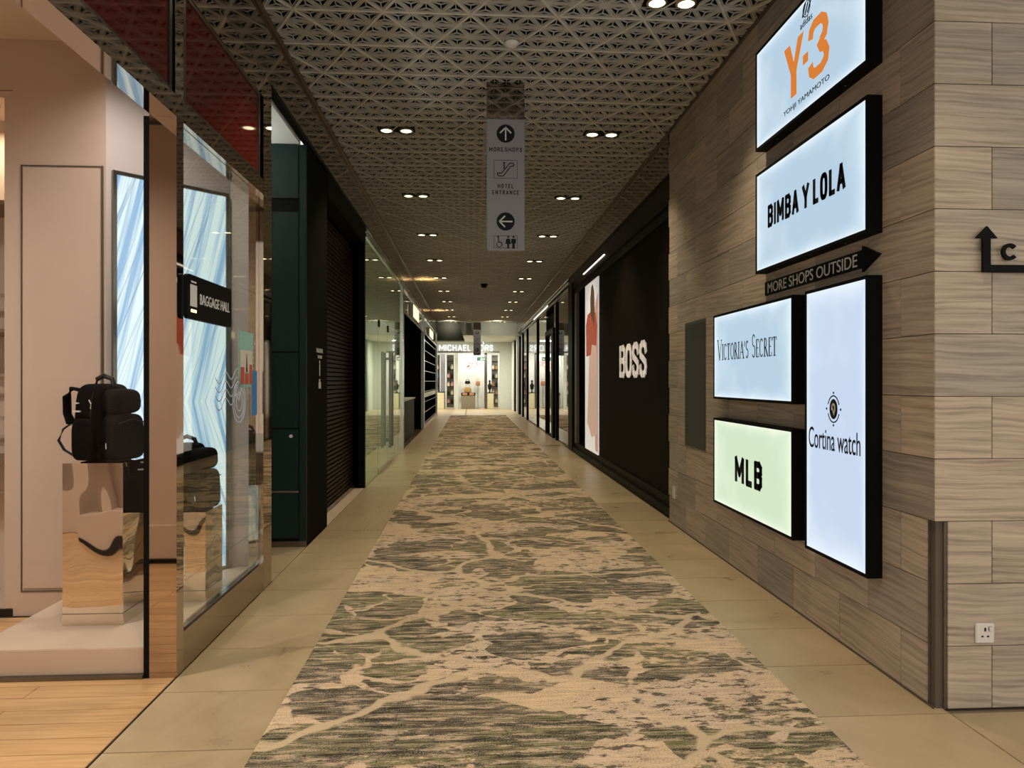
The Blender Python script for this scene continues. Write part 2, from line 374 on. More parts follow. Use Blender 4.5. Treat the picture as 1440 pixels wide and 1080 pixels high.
# ------------------------------------------------------------------ mesh helpers
class MB:
    def __init__(self): self.v = []; self.f = []; self.mi = []
    def add(self, vs, fs, mi=0):
        n = len(self.v); self.v += [tuple(p) for p in vs]; self.f += [tuple(i + n for i in q) for q in fs]; self.mi += [mi] * len(fs); return self
    def box(self, x0, x1, y0, y1, z0, z1, mi=0):
        return self.add([(x0, y0, z0), (x1, y0, z0), (x1, y1, z0), (x0, y1, z0), (x0, y0, z1), (x1, y0, z1), (x1, y1, z1), (x0, y1, z1)],
                        [(0, 3, 2, 1), (4, 5, 6, 7), (0, 1, 5, 4), (1, 2, 6, 5), (2, 3, 7, 6), (3, 0, 4, 7)], mi)
    def cyl(self, p, r, h, axis='z', n=20, r2=None):
        r2 = r if r2 is None else r2; vs = []
        for k in range(2):
            for i in range(n):
                a = 2 * math.pi * i / n; rr = (r, r2)[k]; c, s = rr * math.cos(a), rr * math.sin(a); d = h * k
                vs.append({'z': (p[0] + c, p[1] + s, p[2] + d), 'x': (p[0] + d, p[1] + c, p[2] + s), 'y': (p[0] + c, p[1] + d, p[2] + s)}[axis])
        fs = [tuple(range(n))[::-1], tuple(range(n, 2 * n))] + [(i, (i + 1) % n, n + (i + 1) % n, n + i) for i in range(n)]
        return self.add(vs, fs)
    def tube(self, pts, r, n=8, closed=False):
        pts = [Vector(p) for p in pts]; m = len(pts); rings = []
        for i, p in enumerate(pts):
            a = pts[(i - 1) % m] if (closed or i > 0) else p; c = pts[(i + 1) % m] if (closed or i < m - 1) else p
            t = (c - a).normalized(); up = Vector((0, 0, 1)) if abs(t.z) < 0.9 else Vector((1, 0, 0))
            u = t.cross(up).normalized(); w = t.cross(u).normalized()
            rr = r[i] if isinstance(r, list) else r
            ru, rw = (rr if isinstance(rr, tuple) else (rr, rr))
            rings.append([p + u * ru * math.cos(2 * math.pi * k / n) + w * rw * math.sin(2 * math.pi * k / n) for k in range(n)])
        vs = [q for rg in rings for q in rg]; fs = []
        for i in range(m if closed else m - 1):
            j = (i + 1) % m
            for k in range(n): fs.append((i * n + k, i * n + (k + 1) % n, j * n + (k + 1) % n, j * n + k))
        if not closed: fs += [tuple(range(n)), tuple(range((m - 1) * n, m * n))[::-1]]
        return self.add(vs, fs)
    def prism(self, pts, z0, z1):
        n = len(pts); vs = [(x, y, z0) for x, y in pts] + [(x, y, z1) for x, y in pts]
        return self.add(vs, [tuple(range(n))[::-1], tuple(range(n, 2 * n))] + [(i, (i + 1) % n, n + (i + 1) % n, n + i) for i in range(n)])
    def superbox(self, c, s, e=4.0, n=20, taper=0.0, lean=0.0, squash=None):
        vs = []; fs = []; m = n // 2
        for j in range(m + 1):
            ph = -math.pi / 2 + math.pi * j / m
            for i in range(n):
                th = 2 * math.pi * i / n
                f = lambda a, p: math.copysign(abs(a) ** (2 / p), a)
                x = f(math.cos(ph), e) * f(math.cos(th), e); y = f(math.cos(ph), e) * f(math.sin(th), e); z = f(math.sin(ph), e)
                k = 1 - taper * (z + 1) / 2
                vs.append((c[0] + s[0] / 2 * x * k + lean * z, c[1] + s[1] / 2 * y * k, c[2] + s[2] / 2 * z))
        for j in range(m):
            for i in range(n): fs.append((j * n + i, j * n + (i + 1) % n, (j + 1) * n + (i + 1) % n, (j + 1) * n + i))
        return self.add(vs, fs)
    def build(self, name, mat, parent=None, bevel=0.0, smooth=False, shift=None):
        me = bpy.data.meshes.new(name)
        vs = self.v if shift is None else [(a - shift[0], b - shift[1], c - shift[2]) for a, b, c in self.v]
        me.from_pydata(vs, [], self.f); me.validate()
        ms = mat if isinstance(mat, (list, tuple)) else [mat]
        for q in ms: me.materials.append(MATS[q])
        if len(ms) > 1:
            for p, i in zip(me.polygons, self.mi): p.material_index = i
        bm = bmesh.new(); bm.from_mesh(me)
        if smooth: bmesh.ops.remove_doubles(bm, verts=bm.verts, dist=1e-5)
        bmesh.ops.recalc_face_normals(bm, faces=bm.faces)
        if bevel: bmesh.ops.bevel(bm, geom=list(bm.edges), offset=bevel, segments=2, affect='EDGES', clamp_overlap=True)
        if smooth:
            for f in bm.faces: f.smooth = True
            for e in bm.edges:
                if len(e.link_faces) == 2 and e.calc_face_angle(0) > R(40): e.smooth = False
        bm.to_mesh(me); bm.free()
        return link(name, me, parent)
def link(name, me, parent=None, loc=None):
    o = bpy.data.objects.new(name, me); C.objects.link(o)
    if parent is not None: o.parent = parent
    if loc is not None: o.location = loc
    return o
def bx(name, mat, x0, x1, y0, y1, z0, z1, parent=None, bevel=0.0):
    return MB().box(x0, x1, y0, y1, z0, z1).build(name, mat, parent, bevel)
def tag(o, label, cat, group=None):
    o['label'] = label; o['category'] = cat
    if group: o['group'] = group
    return o
def struct(o): o['kind'] = 'structure'; return o
def stuff(o): o['kind'] = 'stuff'; return o
def thing(name, label, cat, loc=(0, 0, 0), rz=0.0, group=None):
    o = bpy.data.objects.new(name, None); C.objects.link(o); o.location = loc; o.rotation_euler = (0, 0, rz); o.empty_display_size = 0.1
    return tag(o, label, cat, group)

class Flat:
    """thin raised shapes on a plane: origin, u and v directions, outward normal, thickness"""
    def __init__(self, o, u, v, t=0.003):
        self.o = Vector(o); self.u = Vector(u).normalized(); self.v = Vector(v).normalized(); self.n = self.u.cross(self.v); self.t = t; self.mb = MB()
    def p(self, a, b, h=0.0): return self.o + self.u * a + self.v * b + self.n * h
    def poly(self, pts, h0=0.0, t=None):
        t = self.t if t is None else t; n = len(pts)
        vs = [self.p(a, b, h0) for a, b in pts] + [self.p(a, b, h0 + t) for a, b in pts]
        self.mb.add(vs, [tuple(range(n))[::-1], tuple(range(n, 2 * n))] + [(i, (i + 1) % n, n + (i + 1) % n, n + i) for i in range(n)]); return self
    def rect(self, a0, a1, b0, b1, h0=0.0, t=None): return self.poly([(a0, b0), (a1, b0), (a1, b1), (a0, b1)], h0, t)
    def disc(self, c, r, n=28, h0=0.0, ry=None):
        ry = ry or r; return self.poly([(c[0] + r * math.cos(2 * math.pi * i / n), c[1] + ry * math.sin(2 * math.pi * i / n)) for i in range(n)], h0)
    def line(self, pts, w, closed=False, h0=0.0):
        P = [Vector(q) for q in pts]; m = len(P)
        for i in range(m if closed else m - 1):
            a, b = P[i], P[(i + 1) % m]; d = (b - a)
            if d.length < 1e-7: continue
            d = d.normalized(); s = Vector((-d.y, d.x)) * w / 2; e = d * w * 0.35
            self.poly([tuple(a - e - s), tuple(b + e - s), tuple(b + e + s), tuple(a - e + s)], h0)
        return self
    def ribbon(self, pts, w):
        P = [Vector(q) for q in pts]; m = len(P); Lf = []; Rt = []
        for i in range(m):
            d0 = (P[i] - P[i - 1]).normalized() if i else (P[1] - P[0]).normalized(); d1 = (P[i + 1] - P[i]).normalized() if i < m - 1 else d0
            n0 = Vector((-d0.y, d0.x)); n1 = Vector((-d1.y, d1.x)); k = (n0 + n1).normalized(); k = k * (w / 2) / max(0.5, k.dot(n1))
            Lf.append(tuple(P[i] + k)); Rt.append(tuple(P[i] - k))
        for i in range(m - 1): self.poly([Rt[i], Rt[i + 1], Lf[i + 1], Lf[i]])
        return self
    def ring(self, c, r, w, n=28, a0=0, a1=360, ry=None, h0=0.0):
        ry = ry or r; full = abs(a1 - a0) >= 360
        k = n if full else n + 1
        inn = []; out = []
        for i in range(k):
            a = R(a0 + (a1 - a0) * i / n)
            out.append((c[0] + (r + w / 2) * math.cos(a), c[1] + (ry + w / 2) * math.sin(a))); inn.append((c[0] + (r - w / 2) * math.cos(a), c[1] + (ry - w / 2) * math.sin(a)))
        for i in range(n):
            j = (i + 1) % k
            self.poly([inn[i], out[i], out[j], inn[j]], h0)
        return self
    def text(self, s, a0, a1, b0, b1, bold=0.0, shear=0.0, t=None, h0=0.0, space=1.0):
        t = self.t if t is None else t
        cu = bpy.data.curves.new('txt', 'FONT'); cu.body = s; cu.size = 1.0; cu.offset = bold; cu.shear = shear; cu.space_character = space
        cu.extrude = 0.5; cu.resolution_u = 4; cu.fill_mode = 'BOTH'
        ob = bpy.data.objects.new('txt', cu); C.objects.link(ob)
        dg = bpy.context.evaluated_depsgraph_get(); me = bpy.data.meshes.new_from_object(ob.evaluated_get(dg))
        xs = [q.co.x for q in me.vertices]; ys = [q.co.y for q in me.vertices]
        x0, x1, y0, y1 = min(xs), max(xs), min(ys), max(ys)
        vs = [self.p(a0 + (q.co.x - x0) / (x1 - x0) * (a1 - a0), b0 + (q.co.y - y0) / (y1 - y0) * (b1 - b0), h0 + (q.co.z + 0.5) * t) for q in me.vertices]
        self.mb.add(vs, [tuple(p.vertices) for p in me.polygons])
        C.objects.unlink(ob); bpy.data.objects.remove(ob); bpy.data.curves.remove(cu); bpy.data.meshes.remove(me); return self
    def block(self, s, a0, a1, b0, H, w, gap=None, t=None):
        G = {'L': (.62, [[(0, 1), (0, 0), (1, 0)]]), 'I': (0, [[(.5, 0), (.5, 1)]]), 'M': (1.15, [[(0, 0), (0, 1), (.5, .3), (1, 1), (1, 0)]]),
             'B': (.8, [[(0, 0), (0, 1), (.72, 1), (1, .87), (1, .66), (.75, .53), (0, .53)], [(.75, .53), (1, .40), (1, .14), (.75, 0), (0, 0)]]),
             'A': (.95, [[(0, 0), (.5, 1), (1, 0)], [(.2, .3), (.8, .3)]]), 'Y': (.95, [[(0, 1), (.5, .45), (1, 1)], [(.5, .45), (.5, 0)]]),
             'H': (.85, [[(0, 0), (0, 1)], [(1, 0), (1, 1)], [(0, .5), (1, .5)]]), 'E': (.65, [[(1, 0), (0, 0), (0, 1), (1, 1)], [(0, .5), (.85, .5)]]),
             'T': (.8, [[(0, 1), (1, 1)], [(.5, 1), (.5, 0)]]), 'N': (.9, [[(0, 0), (0, 1), (1, 0), (1, 1)]]), 'C': (.85, [[(1, .8), (.8, 1), (.25, 1), (0, .75), (0, .25), (.25, 0), (.8, 0), (1, .2)]]),
             'P': (.75, [[(0, 0), (0, 1), (.75, 1), (1, .86), (1, .6), (.75, .46), (0, .46)]]), 'R': (.8, [[(0, 0), (0, 1), (.75, 1), (1, .86), (1, .62), (.75, .48), (0, .48)], [(.55, .48), (1, 0)]]),
             'K': (.85, [[(0, 0), (0, 1)], [(1, 1), (0, .42)], [(.3, .6), (1, 0)]]),
             'O': (.85, None), 'S': (.8, [[(1, .76), (.93, .92), (.7, 1), (.3, 1), (.07, .92), (0, .77), (.08, .62), (.4, .54), (.62, .48), (.93, .38), (1, .23), (.93, .08), (.7, 0), (.3, 0), (.07, .08), (0, .24)]])}
        gap = w * 0.55 if gap is None else gap
        wd = [(.55 * H if c == ' ' else G[c][0]) for c in s]
        fix = sum(w + gap for c in s if c != ' ') - gap + sum(w for c in s if c == ' '); fl_ = sum(q for q, c in zip(wd, s) if c != ' ')
        k = ((a1 - a0) - fix) / max(fl_, 1e-6); x = a0; h = H - w; z = b0 + w / 2
        for c in s:
            if c == ' ': x += w; continue
            g = G[c][0] * k
            if c == 'O':
                n = 24; pts = []
                for i in range(n):
                    q = 2 * math.pi * i / n; e = 0.7
                    pts.append((x + w / 2 + g / 2 + g / 2 * math.copysign(abs(math.cos(q)) ** e, math.cos(q)), z + h / 2 + h / 2 * math.copysign(abs(math.sin(q)) ** e, math.sin(q))))
                self.line(pts, w, True)
            else:
                for pl in G[c][1]: self.line([(x + w / 2 + q[0] * g, z + q[1] * h) for q in pl], w)
            x += g + w + gap
        return self
    def build(self, name, mat, parent=None): return self.mb.build(name, mat, parent)

# ================================================================== SETTING
# ---- floor: bed, stone tiles, oak planks of the luggage shop
Y_END = 37.5
fl = struct(MB().box(-9, 9, -5, 41, -0.25, -0.012).build('floor', 'floor_joint'))
def tile_mesh(name, w, d, h, mat, bev=0.0015):
    me_o = MB().box(-w / 2, w / 2, -d / 2, d / 2, -h, 0).build(name, mat, None, bev); me = me_o.data
    bpy.data.objects.remove(me_o); return me
TD = 0.545
# left strip beside the carpet, right strip, in front of the stone corner
CX0, CX1 = -0.845, 1.485
def lay(x0, x1, ys, me_cache={}):
    w = round(x1 - x0, 4)
    if w not in me_cache: me_cache[w] = tile_mesh('floor_tile', w - 0.004, TD - 0.004, 0.012, 'floor_stone')
    for y in ys: link('floor_tile', me_cache[w], fl, ((x0 + x1) / 2, y, 0))
ys_l = [2.885 + TD / 2 + TD * k for k in range(-6, 24)]
ys_r = [3.02 + TD / 2 + TD * k for k in range(-6, 24)]
lay(XL, CX0, ys_l); lay(CX1, 2.09, ys_r)
for j in range(4): lay(2.09 + 0.6 * j, 2.69 + 0.6 * j, [y for y in ys_r if y < 3.0])
lay(-2.64, XL, [5.0 + TD / 2 + TD * k for k in range(0, 3)])
far = MB()
y = ys_l[-1] + TD
while y < 41:
    far.box(XL, CX0 - 0.004, y - TD / 2 + 0.004, y + TD / 2, -0.012, 0); far.box(CX1 + 0.004, 2.2, y - TD / 2 + 0.004, y + TD / 2, -0.012, 0)
    if y > 30.6:
        for x0 in (-0.845, -0.2, 0.4, 1.0): far.box(x0 + 0.002, x0 + 0.6 if x0 < 1 else CX1, y - TD / 2 + 0.004, y + TD / 2, -0.012, 0)
        for k in range(9): far.box(XL - 0.8 * (k + 1) + .003, XL - 0.8 * k, y - TD / 2 + 0.004, y + TD / 2, -0.012, 0)
    y += TD
stuff(far.build('far_floor_tiles', 'floor_stone', fl))
pm = tile_mesh('floor_plank', 1.197, 0.127, 0.012, 'oak_plank', 0.001)
pm2 = tile_mesh('floor_plank', 0.597, 0.127, 0.012, 'oak_plank', 0.001)
for r in range(28):
    yy = 1.0 + 0.13 * r; off = 0.6 * (r % 2)
    if yy < 3.5 or True:
        if off: link('floor_plank', pm2, fl, (XL - 0.008 - 0.3, yy, 0))
        for k in range(3): link('floor_plank', pm, fl, (XL - 0.008 - off - 0.6 - 1.2 * k, yy, 0))
bx('threshold_strip', 'dark_steel', XL - 0.006, XL - 0.001, -1, 3.58, -0.012, 0.002, fl)
# grooved strip of floor in front of the shutter
gr = MB()
for k in range(17): gr.box(XL + 0.03 + 0.033 * k, XL + 0.046 + 0.033 * k, 7.05, 9.9, 0.0, 0.004)
stuff(gr.build('grooved_strip', 'floor_stone', fl))

cp = MB().box(CX0, CX1, -4.5, 30.4, 0.0, 0.009).build('carpet_runner', 'leaf_carpet')
tag(cp, 'long beige corridor carpet with olive and charcoal leaf pattern', 'carpet')

# ---- ceiling: void above, perforated triangular panels
cl = struct(MB().box(-1.6, 4.8, -5, 32, ZC + 0.30, ZC + 0.36).build('ceiling', 'void_black'))
SX, SY = 0.614, 0.512
def tri_panel(detail=True):
    """triangle panel (base down at y=0, apex at y=SY), nine small cells with petal cut-outs"""
    bot = []; V = []; F = []
    def vid(p): V.append(p); return len(V) - 1
    TH = 0.010
    def hole_ring(outer, inner):
        n = len(outer); o = [vid((x, y, 0)) for x, y in outer]; i_ = [vid((x, y, 0)) for x, y in inner]; iu = [vid((x, y, TH)) for x, y in inner]
        for k in range(n):
            j = (k + 1) % n; F.append((o[k], i_[k], i_[j], o[j])); F.append((i_[k], iu[k], iu[j], i_[j]))
    def lerp(a, b, t): return (a[0] + (b[0] - a[0]) * t, a[1] + (b[1] - a[1]) * t)
    def cell(A, B, Cc):
        G = ((A[0] + B[0] + Cc[0]) / 3, (A[1] + B[1] + Cc[1]) / 3)
        for p, q in ((A, B), (B, Cc), (Cc, A)):
            m = ((p[0] + q[0]) / 2, (p[1] + q[1]) / 2)
            p1, q1 = lerp(G, p, 0.72), lerp(G, q, 0.72)
            # inner triangle G,p1,q1 with lens cut
            c = ((G[0] + p1[0] + q1[0]) / 3, (G[1] + p1[1] + q1[1]) / 3)
            inn = [lerp(c, G, 0.86), lerp(c, p1, 0.88), lerp(c, q1, 0.88)]
            hole_ring([G, p1, q1], inn)
            if detail:
                # outer band p1,p,q,q1 with slim slit
                c2 = ((p1[0] + p[0] + q[0] + q1[0]) / 4, (p1[1] + p[1] + q[1] + q1[1]) / 4)
                a = lerp(p1, p, 0.30); b = lerp(q1, q, 0.30); a2 = lerp(p1, p, 0.55); b2 = lerp(q1, q, 0.55)
                inn = [lerp(a, b, 0.16), lerp(a2, b2, 0.14), lerp(a2, b2, 0.86), lerp(a, b, 0.84)]
                hole_ring([p1, p, q, q1], inn)
            else:
                F.append(tuple(vid((x, y, 0)) for x, y in (p1, p, q, q1)))
    for r in range(3):
        y0, y1 = SY * r / 3, SY * (r + 1) / 3
        for k in range(3 - r):
            x0 = -SX / 2 + SX / 6 * r + SX / 3 * k
            cell((x0, y0), (x0 + SX / 3, y0), (x0 + SX / 6, y1))
            if k < 2 - r: cell((x0 + SX / 3, y0), (x0 + SX / 2, y1), (x0 + SX / 6, y1))
    return V, F
def rib(V, F, m=[0]):
    """raised rim along the three sides"""
    w = 0.007; h = -0.005
    P = [(-SX / 2, 0), (SX / 2, 0), (0, SY)]; c = (0, SY / 3); out = []
    for p in P:
        d = Vector((c[0] - p[0], c[1] - p[1])).normalized(); out.append((p[0] + d.x * w * 2, p[1] + d.y * w * 2))
    n = len(V); V += [(x, y, h) for x, y in P] + [(x, y, h) for x, y in out] + [(x, y, 0.0) for x, y in out]
    rf = []
    for k in range(3):
        j = (k + 1) % 3; rf.append((n + k, n + j, n + 3 + j, n + 3 + k)); rf.append((n + 3 + k, n + 3 + j, n + 6 + j, n + 6 + k))
    return rf
def panel_mesh(detail):
    V, F = tri_panel(detail); rf = rib(V, F)
    me = bpy.data.meshes.new('ceiling_panel'); me.from_pydata(V, [], F + rf)
    me.materials.append(MATS['perforated_metal']); me.materials.append(MATS['seam_metal'])
    for i, p in enumerate(me.polygons): p.material_index = 1 if i >= len(F) else 0
    bm = bmesh.new(); bm.from_mesh(me); bmesh.ops.remove_doubles(bm, verts=bm.verts, dist=1e-5); bm.to_mesh(me); bm.free()
    return me
PM = panel_mesh(True); PML = panel_mesh(False)
def slots():
    r0 = -6
    for r in range(r0, 54):
        yb = 5.05 + SY * r
        if yb + SY > 32.0: break
        sh = (SX / 2) * (r % 2)
        # up-pointing (+Y apex): centres x = k*SX + SX/2 + sh ; down-pointing: base on far line
        for k in range(-4, 8):
            xa = k * SX + SX / 2 + sh
            if XL - 0.30 < xa < (XR + 0.30 if yb > 3.0 else 4.6): yield xa, yb, False, r
            xb = k * SX + sh
            if XL - 0.30 < xb < (XR + 0.30 if yb > 3.0 else 4.6): yield xb, yb + SY, True, r
cands = list(slots())
def outside(x, flip):
    return x < XL - 0.29 or False
near = [c for c in cands if c[1] > 1.4 and c[0] < 3.2]; near.sort(key=lambda c: c[1]); picked = set(near[:296])
rest = MB(); Vl = [tuple(v.co) for v in PML.vertices]; Fl = [tuple(p.vertices) for p in PML.polygons]; Ml = [p.material_index for p in PML.polygons]
def clipx(v):  # panels on the edge rows are cut along the trim line
    return v
for c in cands:
    x, yb, flip, r = c
    xmin, xmax = x - SX / 2, x + SX / 2
    edge = xmin < XL - 0.001 or (xmax > XR + 0.001 and yb > 2.6)
    if c in picked and not edge:
        o = link('ceiling_panel', PM, cl, (x, yb, ZC))
        if flip: o.scale = (1, -1, 1)
    elif c in picked:
        me = PM.copy(); bm = bmesh.new(); bm.from_mesh(me)
        s = -1 if flip else 1
        if xmin < XL: bmesh.ops.bisect_plane(bm, geom=bm.verts[:] + bm.edges[:] + bm.faces[:], plane_co=(XL - x, 0, 0), plane_no=(-1, 0, 0), clear_outer=True)
        if xmax > XR and yb > 2.6: bmesh.ops.bisect_plane(bm, geom=bm.verts[:] + bm.edges[:] + bm.faces[:], plane_co=(XR - x, 0, 0), plane_no=(1, 0, 0), clear_outer=True)
        if len(bm.faces):
            bm.to_mesh(me); o = link('ceiling_panel', me, cl, (x, yb, ZC))
            if flip: o.scale = (1, -1, 1)
        bm.free()
    else:
        s = -1 if flip else 1
        vs = [(x + a, yb + s * b, ZC + z) for a, b, z in Vl]
        n = len(rest.v); rest.v += vs; rest.f += [tuple(i + n for i in f) for f in Fl]; rest.mi += Ml
me = bpy.data.meshes.new('far_ceiling_panels'); me.from_pydata(rest.v, [], rest.f)
me.materials.append(MATS['perforated_metal']); me.materials.append(MATS['seam_metal'])
me.polygons.foreach_set('material_index', rest.mi)
bm = bmesh.new(); bm.from_mesh(me)
bmesh.ops.bisect_plane(bm, geom=bm.verts[:] + bm.edges[:] + bm.faces[:], plane_co=(XL, 0, 0), plane_no=(-1, 0, 0), clear_outer=True)
fs = [f for f in bm.faces if f.calc_center_median().y > 3.0 and f.calc_center_median().x > XR]; bmesh.ops.delete(bm, geom=fs, context='FACES')
bm.to_mesh(me); bm.free()
stuff(link('far_ceiling_panels', me, cl))

# trims and mirrored fascias at the ceiling edge
struct(bx('trim_1', 'trim_brown', XL - 0.006, XL + 0.018, -4.5, 32, ZC - 0.022, ZC + 0.02))
struct(bx('trim_2', 'trim_brown', XR - 0.018, XR - 0.001, 3.06, 32, ZC - 0.022, ZC + 0.02))
struct(MB().box(XL - 0.05, XL - 0.008, -4.5, 30.5, 3.59, ZC + 0.3).build('wall_left_fascia', 'fascia_mirror'))
struct(bx('trim_3', 'black_satin', XL - 0.05, XL + 0.004, 5.28, 30.5, 3.555, 3.588))
struct(MB().box(XR, 2.11, 7.33, 32, 3.60, ZC + 0.3).build('wall_right_fascia', 'fascia_mirror'))

# ---- stone wall on the right with its corner
wr = struct(MB().box(XR + 0.012, 4.8, 3.072, 7.32, 0.0, ZC + 0.3).build('wall_right', 'joint_dark'))
CH = 0.2765; TL = 0.57
def stone_tile_mesh(L, H):
    L -= 0.003; H -= 0.003
    return tile_mesh_box(L, H)
_st = {}
def tile_mesh_box(L, H):
    key = (round(L, 3), round(H, 3))
    if key not in _st:
        o = MB().box(0, L, 0, 0.012, 0, H).build('stone_tile', 'vein_stone', None, 0.0012); _st[key] = o.data; bpy.data.objects.remove(o)
    return _st[key]
YC = 3.06
for row in range(15):
    z0 = row * CH; H = CH
    if z0 + H > ZC: H = ZC - z0
    lower = row < 3
    ystart = YC + (0.055 if lower else 0.0)
    first = YC + (0.25 if row % 2 == 0 else 0.53)
    cuts = [ystart]
    y = first
    while y < 7.33: cuts.append(y); y += TL
    cuts.append(7.33)
    for a, b_ in zip(cuts[:-1], cuts[1:]):
        if b_ - a < 0.03: continue
        o = link('stone_tile', stone_tile_mesh(b_ - a, H), wr, (XR, b_ - 0.0015, z0 + 0.0015)); o.rotation_euler = (0, 0, R(-90))
    xs = XR + (0.06 if lower else 0.0); first = XR + (0.265 if row % 2 == 0 else 0.55)
    cuts = [xs]; x = first
    while x < 4.8: cuts.append(x); x += TL
    cuts.append(4.8)
    for a, b_ in zip(cuts[:-1], cuts[1:]):
        link('stone_tile', stone_tile_mesh(b_ - a, H), wr, (a + 0.0015, YC, z0 + 0.0015))
# recessed metal corner guard below the third course
cg = MB().box(XR + 0.020, XR + 0.058, YC + 0.016, YC + 0.054, 0.0, 3 * CH - 0.004)
cg.box(XR + 0.006, XR + 0.020, YC + 0.042, YC + 0.054, 0.0, 3 * CH - 0.004); cg.box(XR + 0.046, XR + 0.058, YC + 0.004, YC + 0.016, 0.0, 3 * CH - 0.004)
cg.build('corner_guard', 'corner_metal', wr)
struct(bx('baseboard_right', 'joint_dark', XR - 0.004, XR - 0.0005, YC, 7.33, 0.0005, 0.012))

# ---- dark hoarding with the raised letters and header, black plinth
struct(MB().box(2.165, 2.30, 7.345, 12.0, 0.20, 3.34).build('wall_right_hoarding', 'hoarding_wood'))
struct(MB().box(2.11, 2.35, 7.33, 15.2, 3.34, 3.60).box(2.135, 2.35, 7.33, 15.2, 3.22, 3.34).build('trim_4', 'black_satin'))
struct(MB().box(2.10, 2.35, 7.345, 15.2, 0.0, 0.10).box(2.14, 2.35, 7.345, 15.2, 0.10, 0.20).build('baseboard_hoarding', 'black_satin'))
struct(MB().box(2.6, 2.7, 15.2, 32.0, 0.0, 3.6).box(2.3, 2.7, 13.4, 15.2, 0.2, 3.34).build('wall_right_far', 'black_matte'))

# letters
bt = thing('wall_lettering', 'raised pale BOSS letters on the dark timber hoarding', 'lettering', (2.165, 9.4, 1.5))
L0, L1 = 8.68, 10.32; wl = (L1 - L0) / 4.0
for i, ch in enumerate('BOSS'):
    a = L1 - i * wl; g = 0.05
    f = Flat((2.165 - 2.165, -9.4 + a, 0), (0, -1, 0), (0, 0, 1), 0.012); f.block(ch, 0.0, wl - g, 0.0, 0.46, 0.082); f.build('letter', 'boss_letter', bt)

# lit fashion poster beyond the hoarding
ps = thing('poster', 'tall backlit fashion poster of a figure in red top and pale skirt', 'poster', (2.16, 12.7, 0.2))
f = Flat((0, 0.66, 0), (0, -1, 0), (0, 0, 1), 0.02); f.rect(0, 1.36, 0.0, 3.02); f.build('poster_board', 'poster_white', ps)
def blob(name, mat, pts, h):
    f = Flat((0, 0.66, 0), (0, -1, 0), (0, 0, 1), 0.001); f.poly(pts, h); f.build(name, mat, ps)
blob('skin_print', 'poster_skin', [(0.72, 2.25), (0.95, 2.3), (1.12, 2.6), (1.36, 2.75), (1.36, 0.05), (1.1, 0.05), (0.9, 1.4)], 0.0201)
blob('skirt_print', 'poster_skirt', [(0.5, 2.0), (1.18, 2.05), (1.30, 1.5), (1.28, 0.35), (0.75, 0.25), (0.25, 0.5), (0.42, 1.3)], 0.0212)
blob('top_print', 'poster_red', [(0.12, 2.28), (0.3, 2.46), (0.75, 2.50), (1.15, 2.42), (1.3, 2.2), (1.22, 1.85), (0.75, 1.9), (0.66, 1.72), (0.16, 1.7)], 0.0223)
blob('hair_print', 'poster_hair', [(0.62, 2.46), (0.60, 2.7), (0.70, 2.92), (0.86, 2.96), (1.0, 2.8), (1.05, 2.5), (0.98, 2.2), (0.86, 2.3)], 0.0234)

# ---- glass shopfronts on the right
def pillar(name, mat, x0, x1, y0, y1, z0, z1, label, cat='post', group=None):
    o = bx(name, mat, x0, x1, y0, y1, z0, z1, None, 0.003); tag(o, label, cat, group); return o
pillar('black_pillar', 'black_satin', 2.09, 2.2, 14.75, 15.35, 0.0, 3.5, 'wide black pillar between the fashion poster and the glass shopfront', 'pillar')
pillar('beige_strip', 'trim_brown', 2.12, 2.18, 14.35, 14.6, 0.2, 3.22, 'slim beige upright beside the wide black pillar', 'trim')
ya = [(15.35, 17.5), (17.55, 18.2), (20.1, 22.55), (22.65, 26.7), (26.8, 29.0)]
lab = ['glass pane beside the wide black pillar', 'narrow glass pane between black post and black doorway', 'glass pane beyond the black doorway',
       'fourth shop pane along the right side', 'farthest shop pane of the right side']
gf = thing('glass_shopfront', 'long reflective glass shopfront with black posts on the right side', 'shopfront', (2.1, 15.35, 0))
for a, b_ in ya: bx('pane', 'dark_glass', 0.02, 0.03, a - 15.35, b_ - 15.35, 0.04, 3.38, gf)
for y in (17.50, 22.55, 26.7, 29.0): bx('post', 'black_satin', -0.02, 0.05, y - 15.35, y - 15.35 + (0.09 if y < 20 else 0.14), 0.0, 3.39, gf, 0.003)

df = MB().box(-0.02, 0.12, -0.9, 0.95, 0, 0.02).box(-0.02, 0.12, -0.9, -0.55, 0.02, 2.7).box(-0.02, 0.12, 0.8, 0.95, 0.02, 2.7).box(-0.02, 0.12, -0.9, 0.95, 2.7, 2.82).build('door_frame', 'black_satin', gf)
df.location = (0, 3.75, 0)
bx('door_leaf', 'dark_glass', 0.04, 0.05, -0.55, 0.8, 0.02, 2.7, df)
MB().tube([(-0.03, -0.4, 0.8), (-0.03, -0.4, 1.7)], 0.014).build('door_handle', 'steel', df)
hr = MB().box(2.09, 2.17, 15.35, 29.2, 3.40, 3.47).box(2.09, 2.17, 15.35, 29.2, 3.52, 3.58); hr.build('h', 'steel')
o = bpy.data.objects['h']; o.name = 'trim_5'; struct(o)
o = bx('glowing_strip', 'strip_glow', 2.10, 2.12, 11.2, 13.3, 3.345, 3.36); tag(bx('glowing_strip', 'strip_glow', 2.1, 2.115, 19.6, 24.0, 3.475, 3.515), 'thin bright glowing strip above the right glass shopfront', 'light strip')  # thin emissive bars set along the right-hand headers
o.location = (-0.012, 0, 0.09); tag(o, 'thin bright glowing strip on the black header above the poster', 'light strip')
